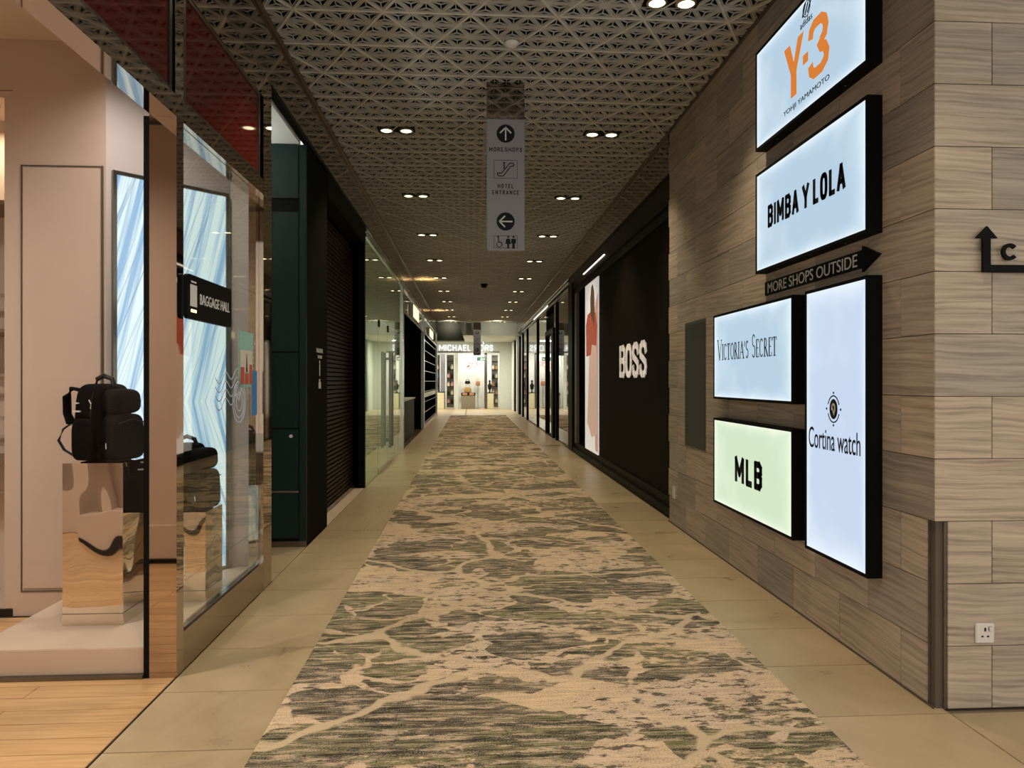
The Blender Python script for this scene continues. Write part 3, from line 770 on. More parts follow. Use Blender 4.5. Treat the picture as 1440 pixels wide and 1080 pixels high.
# beyond: narrow teal and white piers to the end of the passage
for i, (a, b_, mt, l) in enumerate(((29.5, 29.9, 'pale_wall', 'pale pier just past the right glass shopfront'), (31.2, 31.7, 'black_satin', 'dark pier past the right glass shopfront'),
                              (32.4, 33.2, 'pale_wall', 'second pale pier at the far right'), (34.4, 34.9, 'black_satin', 'second dark pier at the far right'), (35.4, 36.9, 'pale_wall', 'pale pier nearest the handbag shop on the right'))):
    tag(bx('wall_pier', mt, 2.10, 2.3, a, b_, 0, 3.4), l, 'pier', 'piers at the far right')
struct(bx('wall_right_end', 'pale_wall', 2.32, 2.6, 32.0, 37.5, 0, 4.3))

# ---- far crossing: riser, lower ceiling, shop front facing the corridor
struct(MB().box(-9, 5, 32.0, 32.15, 3.49, ZC + 0.3).build('wall_back_riser', 'pale_wall'))
struct(MB().box(-9, 5, 32.15, 41.0, 3.49, 3.6).build('ceiling_far', 'pale_wall'))
struct(MB().box(-9, XL - 0.06, 30.5, 32.0, 4.05, 4.2).build('ceiling_side', 'pale_wall'))
struct(bx('wall_left_end', 'pale_wall', -9.1, -9, 30.5, 41, 0, 4.3))
struct(MB().box(-9, 2.3, 37.5, 37.7, 2.98, 3.49).box(1.49, 2.32, 37.5, 37.7, 0, 2.98).box(-9, -2.6, 37.5, 37.7, 0, 2.98).build('wall_back', 'pale_wall'))
struct(bx('trim_6', 'dark_steel', -2.6, 1.49, 37.44, 37.5, 2.93, 3.0))
struct(MB().box(-2.7, 2.3, 40.4, 40.5, 0, 3.49).box(-2.75, -2.65, 37.7, 40.4, 0, 3.49).box(2.2, 2.3, 37.7, 40.4, 0, 3.49).build('wall_bag_shop', 'white_paint'))
bd = bx('display_backdrop', 'white_paint', -0.62, 0.72, 38.9, 38.96, 0.28, 2.9); tag(bd, 'tall white backdrop behind the handbags in the far shop window', 'backdrop')
f = Flat((-0.3, 38.895, 2.35), (1, 0, 0), (0, 0, 1), 0.004)
for i, (a, b_, r) in enumerate(((0.1, 0.02, 0.13), (0.32, 0.14, 0.1), (0.5, -0.02, 0.12), (0.75, 0.05, 0.1), (0.2, -0.15, 0.08), (0.62, 0.15, 0.06))):
    f.ring((a, b_), r, 0.05, 16)
f.build('flower_print', 'pink_bag', bd)
tag(bx('display_column', 'dark_steel', 0.72, 0.86, 37.9, 38.2, 0, 2.95), 'dark grey column right of the far handbag display', 'column')
tag(bx('display_column', 'pale_wall', -0.85, -0.66, 37.9, 38.2, 0, 2.95), 'pale column left of the far handbag display', 'column')
tag(bx('display_column', 'sign_grey', -1.60, -1.36, 38.4, 38.6, 0, 2.95), 'grey column near the left jamb of the far shop', 'column')
def bag(name, mat, x, y, z, w, h, label, handle=True, grp=None):
    t = thing(name, label, 'handbag', (x, y, z), 0, grp)
    MB().superbox((0, 0, h * 0.33), (w, w * 0.42, h * 0.66), 5, 16, 0.12).build('bag_body', mat, t, smooth=True)
    if handle: MB().tube([(-w * .28, 0, h * .6), (-w * .24, 0, h * .85), (0, 0, h), (w * .24, 0, h * .85), (w * .28, 0, h * .6)], 0.012).build('bag_handle', mat, t, smooth=True)
    return t
def rack(x0, x1, y, name, label, mats, nb, where):
    t = thing(name, label, 'shelving', ((x0 + x1) / 2, y, 0)); w = (x1 - x0) / 2
    bx('back_panel', 'dark_steel', -w, w, 0.22, 0.25, 0.05, 2.85, t)
    for k in range(6): bx('shelf', 'black_satin', -w, w, 0, 0.22, 0.25 + 0.45 * k, 0.27 + 0.45 * k, t)
    cn = {'pink_bag': 'pink', 'bag_trim': 'black', 'cream_plinth': 'cream', 'tan_bag': 'tan', 'decal_blue': 'blue'}
    for k in range(5):
        for j in range(nb):
            mt = mats[(k + j) % len(mats)]
            side = ('', ('left ', 'right ')[j])[nb > 1]
            lb = 'small %s handbag, %s%s shelf of the far rack %s' % (cn[mt], side, ('bottom', 'second', 'middle', 'fourth', 'top')[k], where)
            bag('handbag', mt, (x0 + x1) / 2 + (-w + (j + 0.5) * 2 * w / nb), y + 0.1, 0.275 + 0.45 * k, 2 * w / nb * 0.7, 0.26, lb, True, 'handbags on the far racks')
rack(-1.28, -0.9, 38.25, 'bag_rack', 'dark rack of small bags standing left of the pale column', ['pink_bag', 'bag_trim', 'cream_plinth'], 2, 'by the pale column')
rack(1.12, 1.46, 38.45, 'bag_rack', 'black rack of bags standing at the right jamb', ['bag_trim', 'cream_plinth', 'tan_bag'], 2, 'at the right jamb')
rack(-1.95, -1.66, 38.45, 'bag_rack', 'dark bag rack standing at the left edge of the far shop', ['decal_blue', 'cream_plinth', 'bag_trim'], 1, 'at the left edge')
def plinth(x0, x1, y, h, mat, label, top=None):
    t = thing('display_plinth', label, 'plinth', ((x0 + x1) / 2, y, 0)); w = (x1 - x0) / 2
    MB().box(-w, w, 0, 0.6, 0, h).build('plinth_body', mat, t, 0.01)
    if top: bx('plinth_top', top, -w - 0.02, w + 0.02, -0.02, 0.62, h, h + 0.03, t)
plinth(-0.5, 0.24, 37.85, 0.68, 'taupe_plinth', 'taupe plinth at the middle of the far handbag window')
plinth(-1.80, -1.40, 37.72, 0.86, 'cream_plinth', 'cream plinth at the left of the far handbag window', 'black_satin')
plinth(0.88, 1.2, 37.72, 0.82, 'cream_plinth', 'cream plinth at the right of the far handbag window', 'black_satin')
lt = thing('display_tray', 'low dark tray of bags lying on the taupe plinth', 'tray', (-0.13, 37.95, 0.68))
MB().box(-0.38, 0.38, 0, 0.45, 0, 0.16).build('tray_body', 'bag_trim', lt, 0.02)
MB().superbox((-0.18, -0.02, 0.08), (0.26, 0.06, 0.12), 4).superbox((0.18, -0.02, 0.08), (0.26, 0.06, 0.12), 4).build('bag_flap', 'tan_bag', lt, smooth=True)
bag('handbag', 'gold_bag', -0.16, 38.2, 0.845, 0.42, 0.44, 'gold brown handbag on top of the dark tray, far window')
bag('handbag', 'bag_trim', -0.17, 38.2, 1.30, 0.30, 0.26, 'black bag above the gold handbag, far window')
tp = thing('bag_stand', 'slim stand carrying an orange handbag right of the gold one', 'stand', (0.38, 38.3, 0))
MB().cyl((0, 0, 0), 0.12, 0.02).cyl((0, 0, 0.02), 0.015, 1.2).cyl((0, 0, 1.2), 0.1, 0.02).build('stand_pole', 'steel', tp)
bag('handbag', 'tan_bag', 0.38, 38.3, 1.22, 0.26, 0.36, 'orange tan handbag on a slim stand, far window')
mq = thing('mannequin_bust', 'small black bust standing on the right cream plinth', 'bust', (1.0, 37.95, 0.85))
MB().tube([(0, 0, 0), (0, 0, .12), (0, 0, .2), (0, 0, .38), (0, 0, .46), (0, 0, .52), (0, 0, .6), (0, 0, .66)], [0.05, 0.03, 0.09, 0.12, 0.06, 0.035, 0.06, 0.02], 14).build('bust_body', 'bag_trim', mq, smooth=True)
ml = thing('shop_lettering', 'glowing white MICHAEL KORS letters above the far shop', 'lettering', (-1.64, 37.43, 3.02))
xx = 0.0
for ch, w in zip('MICHAEL KORS', (0.34, 0.09, 0.27, 0.26, 0.29, 0.22, 0.2, 0.12, 0.28, 0.3, 0.26, 0.22)):
    if ch != ' ':
        f = Flat((xx, 0, 0), (1, 0, 0), (0, 0, 1), 0.04); f.block(ch, 0, w - 0.055, 0, 0.32, 0.045); f.build('letter', 'letter_glow', ml)
    xx += w
ex = thing('exit_sign', 'small green running-man exit sign hung before the far shop', 'exit sign', (0.52, 35.4, 2.45))
bx('sign_box', 'exit_green', -0.22, 0.22, -0.02, 0.02, 0, 0.19, ex); MB().cyl((-0.1, 0, 0.17), 0.006, 0.87).cyl((0.1, 0, 0.17), 0.006, 0.87).build('hanger', 'steel', ex)
f = Flat((0, -0.02, 0.085), (1, 0, 0), (0, 0, 1), 0.003); f.disc((0.0, 0.05), 0.014).line([(0.0, 0.03), (-0.01, -0.01), (0.02, -0.05)], 0.014).line([(-0.01, -0.01), (-0.035, -0.05)], 0.014).line([(-0.04, 0.01), (0, 0.025), (0.035, 0.0)], 0.011).line([(0.07, 0), (0.14, 0)], 0.02).poly([(0.12, 0.035), (0.17, 0), (0.12, -0.035)]); f.build('pictogram', 'print_white', ex)
cv = thing('escalator_bulkhead', 'dark faceted bulkhead hanging at the far left crossing', 'bulkhead', (-1.4, 31.4, 3.2))
cvm = MB(); cvm.add([(-1.0, -0.4, 0.0), (1.12, -0.4, 0.0), (1.15, 0.55, 0.0), (-1.0, 0.55, 0.0), (-1.0, -0.4, 0.78), (0.88, -0.4, 0.78), (0.88, 0.55, 0.78), (-1.0, 0.55, 0.78)],
        [(0, 3, 2, 1), (4, 5, 6, 7), (0, 1, 5, 4), (1, 2, 6, 5), (2, 3, 7, 6), (3, 0, 4, 7)]); cvm.build('bulkhead_body', 'escalator_dark', cv)

# ---- far left shops: kiosk and grille
def header_sign(y0, y1, z0, z1, label):
    t = thing('lit_shop_sign', label, 'sign', (XL + 0.0, (y0 + y1) / 2, z0))
    w = (y1 - y0) / 2
    bx('sign_box', 'dark_steel', -0.03, 0.05, -w, w, 0, z1 - z0, t)
    bx('lit_panel', 'kiosk_glow', 0.051, 0.057, -w + 0.03, w - 0.03, 0.03, z1 - z0 - 0.03, t)
struct(MB().box(-3.6, -3.5, 15.5, 30.4, 0, 3.6).box(-3.5, -1.5, 21.9, 22.0, 0, 3.5).box(-3.5, -1.5, 15.4, 15.5, 0, 3.5).box(-3.5, -1.5, 30.4, 30.5, 0, 4.3).box(-3.5, -1.5, 15.5, 30.4, 3.5, 3.6).build('wall_left_far', 'black_matte'))
struct(bx('floor_kiosk', 'dark_floor', -3.5, XL - 0.005, 15.5, 21.9, -0.011, 0.0))
struct(MB().box(XL - 0.06, XL - 0.01, 15.3, 30.5, 2.95, 3.52).build('wall_left_header', 'dark_mirror'))
struct(MB().box(XL - 0.03, XL + 0.02, 9.9, 30.5, 3.42, 3.47).box(XL - 0.03, XL + 0.02, 9.9, 30.5, 3.50, 3.55).box(XL - 0.02, XL + 0.015, 15.3, 30.5, 2.91, 2.96).build('trim_7', 'steel'))
header_sign(17.4, 19.3, 2.98, 3.34, 'glowing yellow sign box over the dark kiosk on the left')
header_sign(24.3, 26.6, 2.96, 3.26, 'smaller glowing yellow sign farther down the left side')
kc = thing('kiosk_counter', 'dark counter with pale top inside the black kiosk', 'counter', (-1.9, 18.0, 0))
bx('counter_body', 'black_satin', -0.35, 0.35, -1.6, 1.8, 0, 0.98, kc); bx('counter_top', 'pale_wall', -0.38, 0.38, -1.65, 1.85, 0.98, 1.01, kc)
for y, w, l in ((15.02, 0.28, 'wide silver post between glass doors and dark kiosk'), (21.75, 0.3, 'silver post between dark kiosk and grille shop'), (30.2, 0.3, 'silver post at the far end of the left shops')):
    pillar('silver_post', 'steel', XL - 0.06, XL + 0.03, y, y + w, 0, 3.5, l, 'post')
gs = thing('grille_shutter', 'closed black shutter with silver rails at the far left', 'shutter', (XL - 0.02, 26.1, 0))
bx('shutter_sheet', 'void_black', -0.06, -0.02, -4.0, 4.05, 0.08, 2.9, gs)
for k in range(9): bx('rail', 'steel', -0.02, -0.016, -4.0, 4.05, 0.12 + 0.33 * k, 0.135 + 0.33 * k, gs)
bx('lock_rail', 'steel', -0.02, -0.010, -4.0, 4.05, 0.93, 1.08, gs); bx('sill', 'floor_stone', -0.04, 0.02, -4.0, 4.05, 0, 0.08, gs)

# ---- glass-door shop
struct(MB().box(-5.0, -4.9, 9.9, 15.0, 0, 3.5).box(-5.0, XL - 0.08, 9.82, 9.9, 0, 3.6).box(-5.0, XL - 0.08, 15.0, 15.08, 0, 3.6).box(-5, XL - 0.05, 9.9, 15.0, 3.5, 3.6).build('wall_left_glass_shop', 'pale_wall'))
struct(bx('floor_glass_shop', 'floor_stone', -4.9, XL - 0.01, 9.9, 15.0, -0.011, 0.0))
struct(bx('window_1', 'green_glass', XL - 0.012, XL, 9.92, 11.25, 0.0, 3.40))
struct(bx('window_2', 'green_glass', XL - 0.012, XL, 11.25, 15.0, 2.42, 3.40))
struct(bx('window_3', 'green_glass', XL - 0.012, XL, 13.75, 15.0, 0.0, 2.41))
for i, (a, b_, hs, l) in enumerate(((11.27, 12.48, 12.32, 'nearer frameless glass door with long bar handle'), (12.50, 13.72, 12.66, 'farther frameless glass door with long bar handle'))):
    t = thing('glass_door', l, 'door', (XL, (a + b_) / 2, 0)); c = (a + b_) / 2
    bx('door_leaf', 'green_glass', -0.012, 0.0, a - c, b_ - c, 0.02, 2.40, t)
    MB().box(-0.02, 0.008, a - c, b_ - c, 0.005, 0.09).build('bottom_rail', 'steel', t)
    MB().box(-0.02, 0.008, a - c, a - c + 0.16, 2.30, 2.41).build('patch_fitting', 'black_satin', t)
    hb = MB(); yy = hs - c
    hb.box(0.045, 0.085, yy - 0.03, yy + 0.03, 0.32, 1.95); hb.box(0.0, 0.05, yy - 0.012, yy + 0.012, 0.42, 0.45).box(0.0, 0.05, yy - 0.012, yy + 0.012, 1.82, 1.85)
    hb.build('door_handle', 'dark_steel', t, 0.002)

# ---- timber roller shutter in its recess
struct(MB().box(-1.80, -1.62, 7.31, 9.82, 0.0, 3.6).build('wall_left_shutter', 'void_black'))
struct(bx('floor_threshold', 'cream_platform', -1.62, XL - 0.002, 7.31, 9.82, -0.011, 0.002))
struct(MB().box(-1.62, XL + 0.0, 9.82, 9.91, 0.0, 3.55).build('wall_left_jamb', 'black_matte'))
struct(MB().box(-1.62, XL + 0.0, 7.31, 9.82, 3.32, 3.55).build('wall_left_lintel', 'black_matte'))
ts = thing('roller_shutter', 'closed dark timber slatted shutter in the left recess', 'shutter', (-1.6, 8.58, 0))
sl = None
for k in range(64):
    if sl is None:
        o = MB().box(-0.008, 0.012, -1.24, 1.22, 0, 0.036).build('slat', 'shutter_wood', ts, 0.004); sl = o.data; o.location = (0, 0, 0.06)
    else: o = link('slat', sl, ts, (0, 0, 0.06 + 0.05 * k))
bx('bottom_bar', 'dark_steel', -0.01, 0.03, -1.24, 1.22, 0.005, 0.055, ts); bx('shutter_lock', 'brass', 0.013, 0.03, -1.15, -1.08, 0.72, 0.86, ts)

# ---- green lacquered cabinet column
gc = thing('green_cabinet', 'tall dark green lacquered column with panel joints and knob', 'column', (-1.436, 6.38, 0))
GX = -1.0
MB().box(GX, -0.05, 0.012, 0.92, 0.06, 3.52).build('cabinet_body', 'black_matte', gc)
panels = [(0.075, 0.47, 0), (0.495, 1.03, 0), (1.04, 1.70, 0), (1.71, 2.93, 0), (3.05, 3.52, 0)]
for a, b_, _ in panels: bx('front_panel', 'green_lacquer', GX, -0.07, 0.0, 0.014, a, b_, gc, 0.002)
bx('metal_band', 'brass', GX, -0.07, 0.004, 0.013, 0.474, 0.49, gc)
bx('corner_post', 'green_lacquer', -0.062, 0.0, -0.002, 0.02, 0.05, 3.52, gc, 0.002)
bx('side_panel', 'olive_black', -0.05, 0.0, 0.02, 0.90, 0.0, 3.52, gc)
bx('kick', 'dark_steel', GX, -0.002, -0.002, 0.012, 0.0, 0.05, gc)
MB().cyl((-0.13, -0.02, 0.97), 0.014, 0.02, 'y').build('knob', 'switch_white', gc, smooth=True)
f = Flat((0.0, 0.55, 1.50), (0, 1, 0), (0, 0, 1), 0.002)
f.text('PLEASE ENTER', -0.14, 0.14, 0.22, 0.26).text('THIS WAY', -0.09, 0.11, 0.165, 0.195)
f.rect(-0.015, 0.015, 0.0, 0.11).disc((0, 0.13), 0.017, 12).rect(-0.05, 0.05, -0.12, -0.06).rect(-0.03, 0.02, -0.06, -0.03)
f.build('white_lettering', 'print_white', gc)
# recess beside it
struct(MB().box(-3.6, XL - 0.06, 5.30, 6.42, 3.53, 3.6).build('ceiling_recess', 'white_paint'))
struct(MB().box(-3.7, -3.6, 5.2, 7.3, 0, 3.6).box(-3.6, -2.45, 6.9, 7.0, 0, 3.6).build('wall_recess', 'white_paint'))

# ================================================================== LUGGAGE SHOP
Y0 = 3.60; ZB = 2.744
# mirror frame round the display window
fr = struct(MB().box(XL - 0.13, XL, Y0, Y0 + 0.085, 0.0, 3.59).build('window_4', 'bronze_mirror'))
bx('lintel_beam', 'bronze_mirror', XL - 0.115, XL, -3.0, Y0 - 0.001, ZB, 2.85, fr)
bx('lintel_beam', 'bronze_mirror', XL - 0.115, XL, Y0 + 0.086, 5.07, ZB, 2.85, fr)
bx('top_rail', 'bronze_mirror', XL - 0.10, XL, -3.0, 5.07, 3.42, 3.588, fr)
bx('corner_post', 'bronze_mirror', XL - 0.10, XL + 0.001, 5.07, 5.27, 0.0, 3.588, fr)
bx('window_plinth', 'plinth_steel', XL - 0.06, XL - 0.001, Y0 + 0.086, 5.07, 0.0, 0.195, fr)
bx('plinth_cap', 'steel', XL - 0.05, XL - 0.012, Y0 + 0.086, 5.07, 0.195, 0.205, fr)
bx('inner_post', 'black_satin', XL - 0.157, XL - 0.131, Y0, Y0 + 0.05, 0.0, ZB, fr)
bx('sill_track', 'dark_steel', -3.6, XL - 0.158, Y0 - 0.01, Y0 + 0.02, 0.0, 0.016, fr)
bx('pane', 'clear_glass', -3.6, XL - 0.158, Y0, Y0 + 0.01, 0.016, 3.5, fr)
bx('pane', 'window_glass', XL - 0.035, XL - 0.025, Y0 + 0.086, 5.07, 0.205, ZB, fr)
bx('upper_mullion', 'bronze_mirror', XL - 0.05, XL + 0.002, Y0 - 0.02, Y0 + 0.075, 2.85, 3.42, fr)
for a, b_, l in ((-3.0, 3.565, 'long dark red glass fascia panel over the shop entrance'), (3.70, 5.02, 'dark red glass fascia panel over the display window')):
    t = thing('red_fascia_panel', l, 'panel', (XL, (a + b_) / 2, 2.85)); h = (b_ - a) / 2
    bx('red_pane', 'red_glass', -0.03, -0.014, -h + 0.03, h - 0.03, 0.02, 0.55, t)
    MB().box(-0.03, -0.006, -h, h, 0.0, 0.02).box(-0.03, -0.006, -h, h, 0.55, 0.568).box(-0.03, -0.006, -h, -h + 0.03, 0.02, 0.55).box(-0.03, -0.006, h - 0.03, h, 0.02, 0.55).build('panel_frame', 'dark_steel', t)
struct(bx('wall_above_window', 'black_matte', XL - 0.10, XL - 0.052, -3.0, 5.07, 2.86, 3.41))

# shop shell
struct(MB().box(-6.1, -6.0, 0.8, 5.3, 0, 3.6).box(-6.0, -2.9, 0.8, 0.9, 0, 3.6).build('wall_shop_left', 'beige_wall'))
struct(MB().box(-6.0, XL - 0.12, -3.0, 5.27, 3.56, 3.66).build('ceiling_shop', 'shop_ceiling'))
# shelf unit reflected in the mirrored post
# back of the display: plain panel wall, angled wall with screen, end wall
pw = struct(MB().box(-2.82, -2.262, 4.60, 4.72, 0.0, 3.56).box(-3.7, -2.82, 4.60, 4.72, 3.245, 3.56).build('wall_shop_back', 'beige_wall'))
bx('panel_face', 'beige_wall', -2.758, -2.290, 4.590, 4.60, 0.17, 2.77, pw, 0.004)
MB().box(-2.770, -2.764, 4.594, 4.60, 0.15, 2.785).box(-2.770, -2.28, 4.594, 4.60, 0.15, 0.156).box(-2.770, -2.28, 4.594, 4.60, 2.779, 2.785).box(-2.286, -2.277, 4.588, 4.60, 0.15, 2.785).build('panel_joint', 'joint_dark', pw)
A = Vector((-2.262, 4.60, 0)); B = Vector((-1.62, 5.27, 0)); dv = (B - A).normalized(); ang = math.atan2(dv.y, dv.x); nv = Vector((dv.y, -dv.x, 0))
aw = MB().box(0, (B - A).length, 0.0, 0.10, 0.0, 3.56).build('wall_shop_angled', 'cool_wall'); aw.location = A; aw.rotation_euler = (0, 0, ang); struct(aw)
struct(MB().box(-1.72, XL - 0.045, 5.19, 5.29, 0.0, 3.56).build('wall_shop_end', 'cool_wall'))
ls = thing('light_screen', 'tall backlit screen with blue and white chevron streaks', 'screen', tuple(A + dv * 0.03 + nv * 0.002), ang)
SW = 0.76
bx('screen_panel', 'chevron_screen', 0.022, SW - 0.022, -0.022, -0.004, 0.16, 2.74, ls)
MB().box(0, 0.022, -0.03, 0, 0.14, 2.765).box(SW - 0.022, SW, -0.03, 0, 0.14, 2.765).box(0.022, SW - 0.022, -0.03, 0, 2.742, 2.765).box(0.022, SW - 0.022, -0.03, 0, 0.14, 0.158).build('screen_frame', 'dark_steel', ls)
# platform
pf = thing('display_platform', 'low cream display platform inside the luggage shop window', 'platform', (-2.0, 4.1, 0))
MB().prism([(-0.45, -0.47), (0.52, -0.47), (0.52, 1.08), (0.37, 1.08), (-0.24, 0.47), (-0.45, 0.47)], 0.012, 0.14).build('platform_body', 'cream_platform', pf, 0.004)
MB().prism([(-0.44, -0.46), (0.51, -0.46), (0.51, 1.07), (0.37, 1.07), (-0.24, 0.46), (-0.44, 0.46)], 0.0, 0.012).build('platform_base', 'dark_steel', pf)
# pedestals
def pedestal(x0, x1, y0, y1, z1, label):
    t = thing('mirror_pedestal', label, 'pedestal', ((x0 + x1) / 2, (y0 + y1) / 2, 0.14)); w = (x1 - x0) / 2; d = (y1 - y0) / 2; h = z1 - 0.14
    MB().box(-w, w, -d, d, 0.0, h).build('pedestal_body', 'pedestal_mirror', t, 0.002)
    bx('base_joint', 'dark_steel', -w - 0.001, w + 0.001, -d - 0.001, d + 0.001, 0.062, 0.066, t)
    return t
pedestal(-2.18, -1.865, 3.97, 4.33, 1.01, 'tall mirrored pedestal at the left carrying the black backpack')
pedestal(-1.82, -1.575, 4.37, 4.66, 0.67, 'lower mirrored pedestal behind the side glass')
# backpacks (front of the pack points along local +x)
def backpack(loc, rz, s, label):
    t = thing('backpack', label, 'backpack', loc, rz)
    S = lambda *a: tuple(q * s for q in a)
    MB().superbox(S(-0.02, 0, 0.205), S(0.19, 0.29, 0.41), 5.5, 28, 0.16, 0.0).build('main_compartment', 'bag_fabric', t, smooth=True)
    MB().superbox(S(0.095, 0, 0.125), S(0.12, 0.25, 0.245), 5, 24, 0.10).build('lower_pocket', 'bag_fabric', t, smooth=True)
    MB().superbox(S(0.085, 0, 0.315), S(0.13, 0.22, 0.135), 3.4, 24, 0.05).build('upper_pocket', 'bag_fabric', t, smooth=True)
    MB().superbox(S(-0.01, 0.150, 0.10), S(0.11, 0.05, 0.18), 4, 18).build('side_pocket', 'bag_fabric', t, smooth=True)
    MB().superbox(S(-0.01, -0.150, 0.12), S(0.13, 0.05, 0.22), 4, 18).build('side_pocket', 'bag_fabric', t, smooth=True)
    MB().tube([S(-0.07, 0, 0.40), S(-0.06, 0, 0.435), S(-0.02, 0, 0.452), S(0.03, 0, 0.435), S(0.045, 0, 0.395)], [0.013 * s] * 5, 10).build('top_handle', 'bag_trim', t, smooth=True)
    for sy in (-1, 1):
        MB().tube([S(-0.10, 0.07 * sy, 0.375), S(-0.145, 0.078 * sy, 0.385), S(-0.172, 0.085 * sy, 0.34), S(-0.165, 0.09 * sy, 0.25), S(-0.13, 0.10 * sy, 0.20)], [(0.030 * s, 0.010 * s)] * 5, 10).build('shoulder_strap', 'bag_fabric', t, smooth=True)
        MB().tube([S(-0.13, 0.10 * sy, 0.20), S(-0.175, 0.105 * sy, 0.17), S(-0.20, 0.11 * sy, 0.11), S(-0.165, 0.11 * sy, 0.06), S(-0.10, 0.115 * sy, 0.03)], [(0.011 * s, 0.004 * s)] * 5, 8).build('strap_webbing', 'bag_trim', t, smooth=True)
    MB().tube([S(0.02, -0.146, 0.06), S(0.025, -0.150, 0.2), S(0.022, -0.136, 0.32), S(0.01, -0.10, 0.395)], 0.003 * s, 6).build('zip', 'bag_trim', t, smooth=True)
    MB().tube([S(0.150, -0.10, 0.2), S(0.157, 0, 0.222), S(0.150, 0.10, 0.2)], 0.003 * s, 6).build('zip', 'bag_trim', t, smooth=True)
    MB().box(*S(-0.075, -0.035, -0.154, -0.144, 0.262, 0.270)).build('white_tag', 'bag_tag', t)
    MB().box(*S(-0.062, -0.048, -0.150, -0.140, 0.305, 0.312)).build('white_tag', 'bag_tag', t)
    MB().tube([S(0.03, -0.150, 0.28), S(0.035, -0.155, 0.305), S(0.02, -0.15, 0.325)], 0.004 * s, 6).build('zip_pull', 'steel', t, smooth=True)
    MB().tube([S(0.10, -0.128, 0.10), S(0.105, -0.132, 0.07)], 0.004 * s, 6).build('zip_pull', 'steel', t, smooth=True)
    return t
backpack((-2.035, 4.15, 1.01), R(-14), 1.04, 'black travel backpack standing on the tall mirrored pedestal')
backpack((-1.715, 4.50, 0.67), R(-8), 0.98, 'black backpack on the lower pedestal behind the side glass')

# shelving niche at the far left of the shop
nh = thing('shelf_niche', 'beige wall niche with brown shelves at the left edge', 'shelving', (-3.25, 4.6, 0))
MB().box(-0.6, 0.43, 0.42, 0.46, 0.05, 3.2).box(0.38, 0.43, 0.0, 0.42, 0.05, 3.2).box(-0.6, 0.43, 0.0, 0.46, 3.2, 3.24).box(-0.6, 0.43, 0.02, 0.46, 0.0, 0.05).build('niche_body', 'beige_wall', nh)
for z in (0.94, 1.75, 2.55): bx('shelf', 'shelf_brown', -0.6, 0.36, 0.03, 0.42, z, z + 0.025, nh, 0.002)
for z in (0.72, 1.2, 1.48, 2.0): bx('hanging_rail', 'steel', -0.6, 0.34, 0.24, 0.27, z, z + 0.02, nh)
bx('kick', 'black_matte', -0.6, 0.43, -0.004, 0.02, 0.0, 0.04, nh)
dl = thing('niche_downlight', 'small lit spot in the top of the shelf niche', 'downlight', (-3.02, 4.72, 3.199))
MB().cyl((0, 0, -0.012), 0.045, 0.011).build('lamp_trim', 'steel', dl); MB().cyl((0, 0, -0.016), 0.032, 0.004).build('lamp', 'lamp_glow', dl)
# shelving on the opposite side of the entrance, seen in the mirrored post
nh2 = thing('entrance_shelving', 'beige shelving with brown shelves mirrored in the corner post', 'shelving', (-2.6, 1.0, 0))
MB().box(-0.9, 0.75, -0.30, -0.06, 0.0, 3.5).box(-0.9, -0.86, -0.06, 0.3, 0.3, 3.2).box(-0.3, 0.75, -0.06, 0.3, 0.3, 3.5).box(-0.9, 0.75, -0.06, 0.34, 0.0, 0.3).build('unit_body', 'beige_wall', nh2)
for z in (0.94, 1.45, 1.95): bx('shelf', 'shelf_brown', -0.86, -0.3, -0.06, 0.28, z, z + 0.025, nh2)
bx('kick', 'black_matte', -0.9, 0.75, 0.34, 0.35, 0.0, 0.04, nh2)

# blade sign on the side glass
bs = thing('baggage_sign', 'black BAGGAGE HALL sign with suitcase symbol on the side glass', 'sign', (XL + 0.005, 4.0, 1.765))
f = Flat((0, -0.33, 0), (0, 1, 0), (0, 0, 1), 0.02); w, h, r = 0.66, 0.225, 0.022
pts = []
for cx, cz, a0 in ((w - r, r, -90), (w - r, h - r, 0), (r, h - r, 90), (r, r, 180)):
    for k in range(5): a = R(a0 + 22.5 * k); pts.append((cx + r * math.cos(a), cz + r * math.sin(a)))
f.poly(pts); f.build('sign_board', 'black_satin', bs)
f = Flat((0.02, -0.33, 0), (0, 1, 0), (0, 0, 1), 0.002)
for k in range(3): f.rect(0.035 + 0.03 * k, 0.061 + 0.03 * k, 0.075, 0.165)
f.line([(0.05, 0.19), (0.11, 0.19)], 0.008).rect(0.035, 0.121, 0.165, 0.175).rect(0.035, 0.121, 0.065, 0.075)
f.text('BAGGAGE HALL', 0.165, 0.62, 0.085, 0.14, bold=0.003); f.build('white_print', 'print_white', bs)
f = Flat((0.02, -0.33, 0), (0, 1, 0), (0, 0, 1), 0.002); f.rect(0.045, 0.115, 0.035, 0.05); f.build('gold_bar', 'kiosk_glow', bs)

# decals on the side glass
GXP = XL - 0.024
pk = Flat((GXP, 4.20, 0), (0, 1, 0), (0, 0, 1), 0.001)
for k in range(4):
    z = 1.455 - 0.052 * k
    pk.line([(0.0 + 0.42 * i / 18, z + 0.05 * (i / 18) + 0.028 * math.sin(i / 18 * 4 * math.pi + 2.6)) for i in range(19)], 0.007)
for rr in (0.13, 0.10, 0.06): pk.ring((0.43, 1.32), rr * 0.95, 0.006, 26, ry=rr)
pk.line([(0.36, 1.38), (0.42, 1.33), (0.47, 1.40)], 0.006)
tag(pk.build('postmark_decal', 'decal_lilac'), 'white and lilac postmark with wavy lines on the side glass', 'decal')
sm = thing('stamp_decal', 'postage stamp picture sticker high on the side glass', 'decal', (GXP, 4.62, 1.41))
f = Flat((0, 0, 0), (0, 1, 0), (0, 0, 1), 0.001)
f.rect(0, 0.30, 0, 0.36)
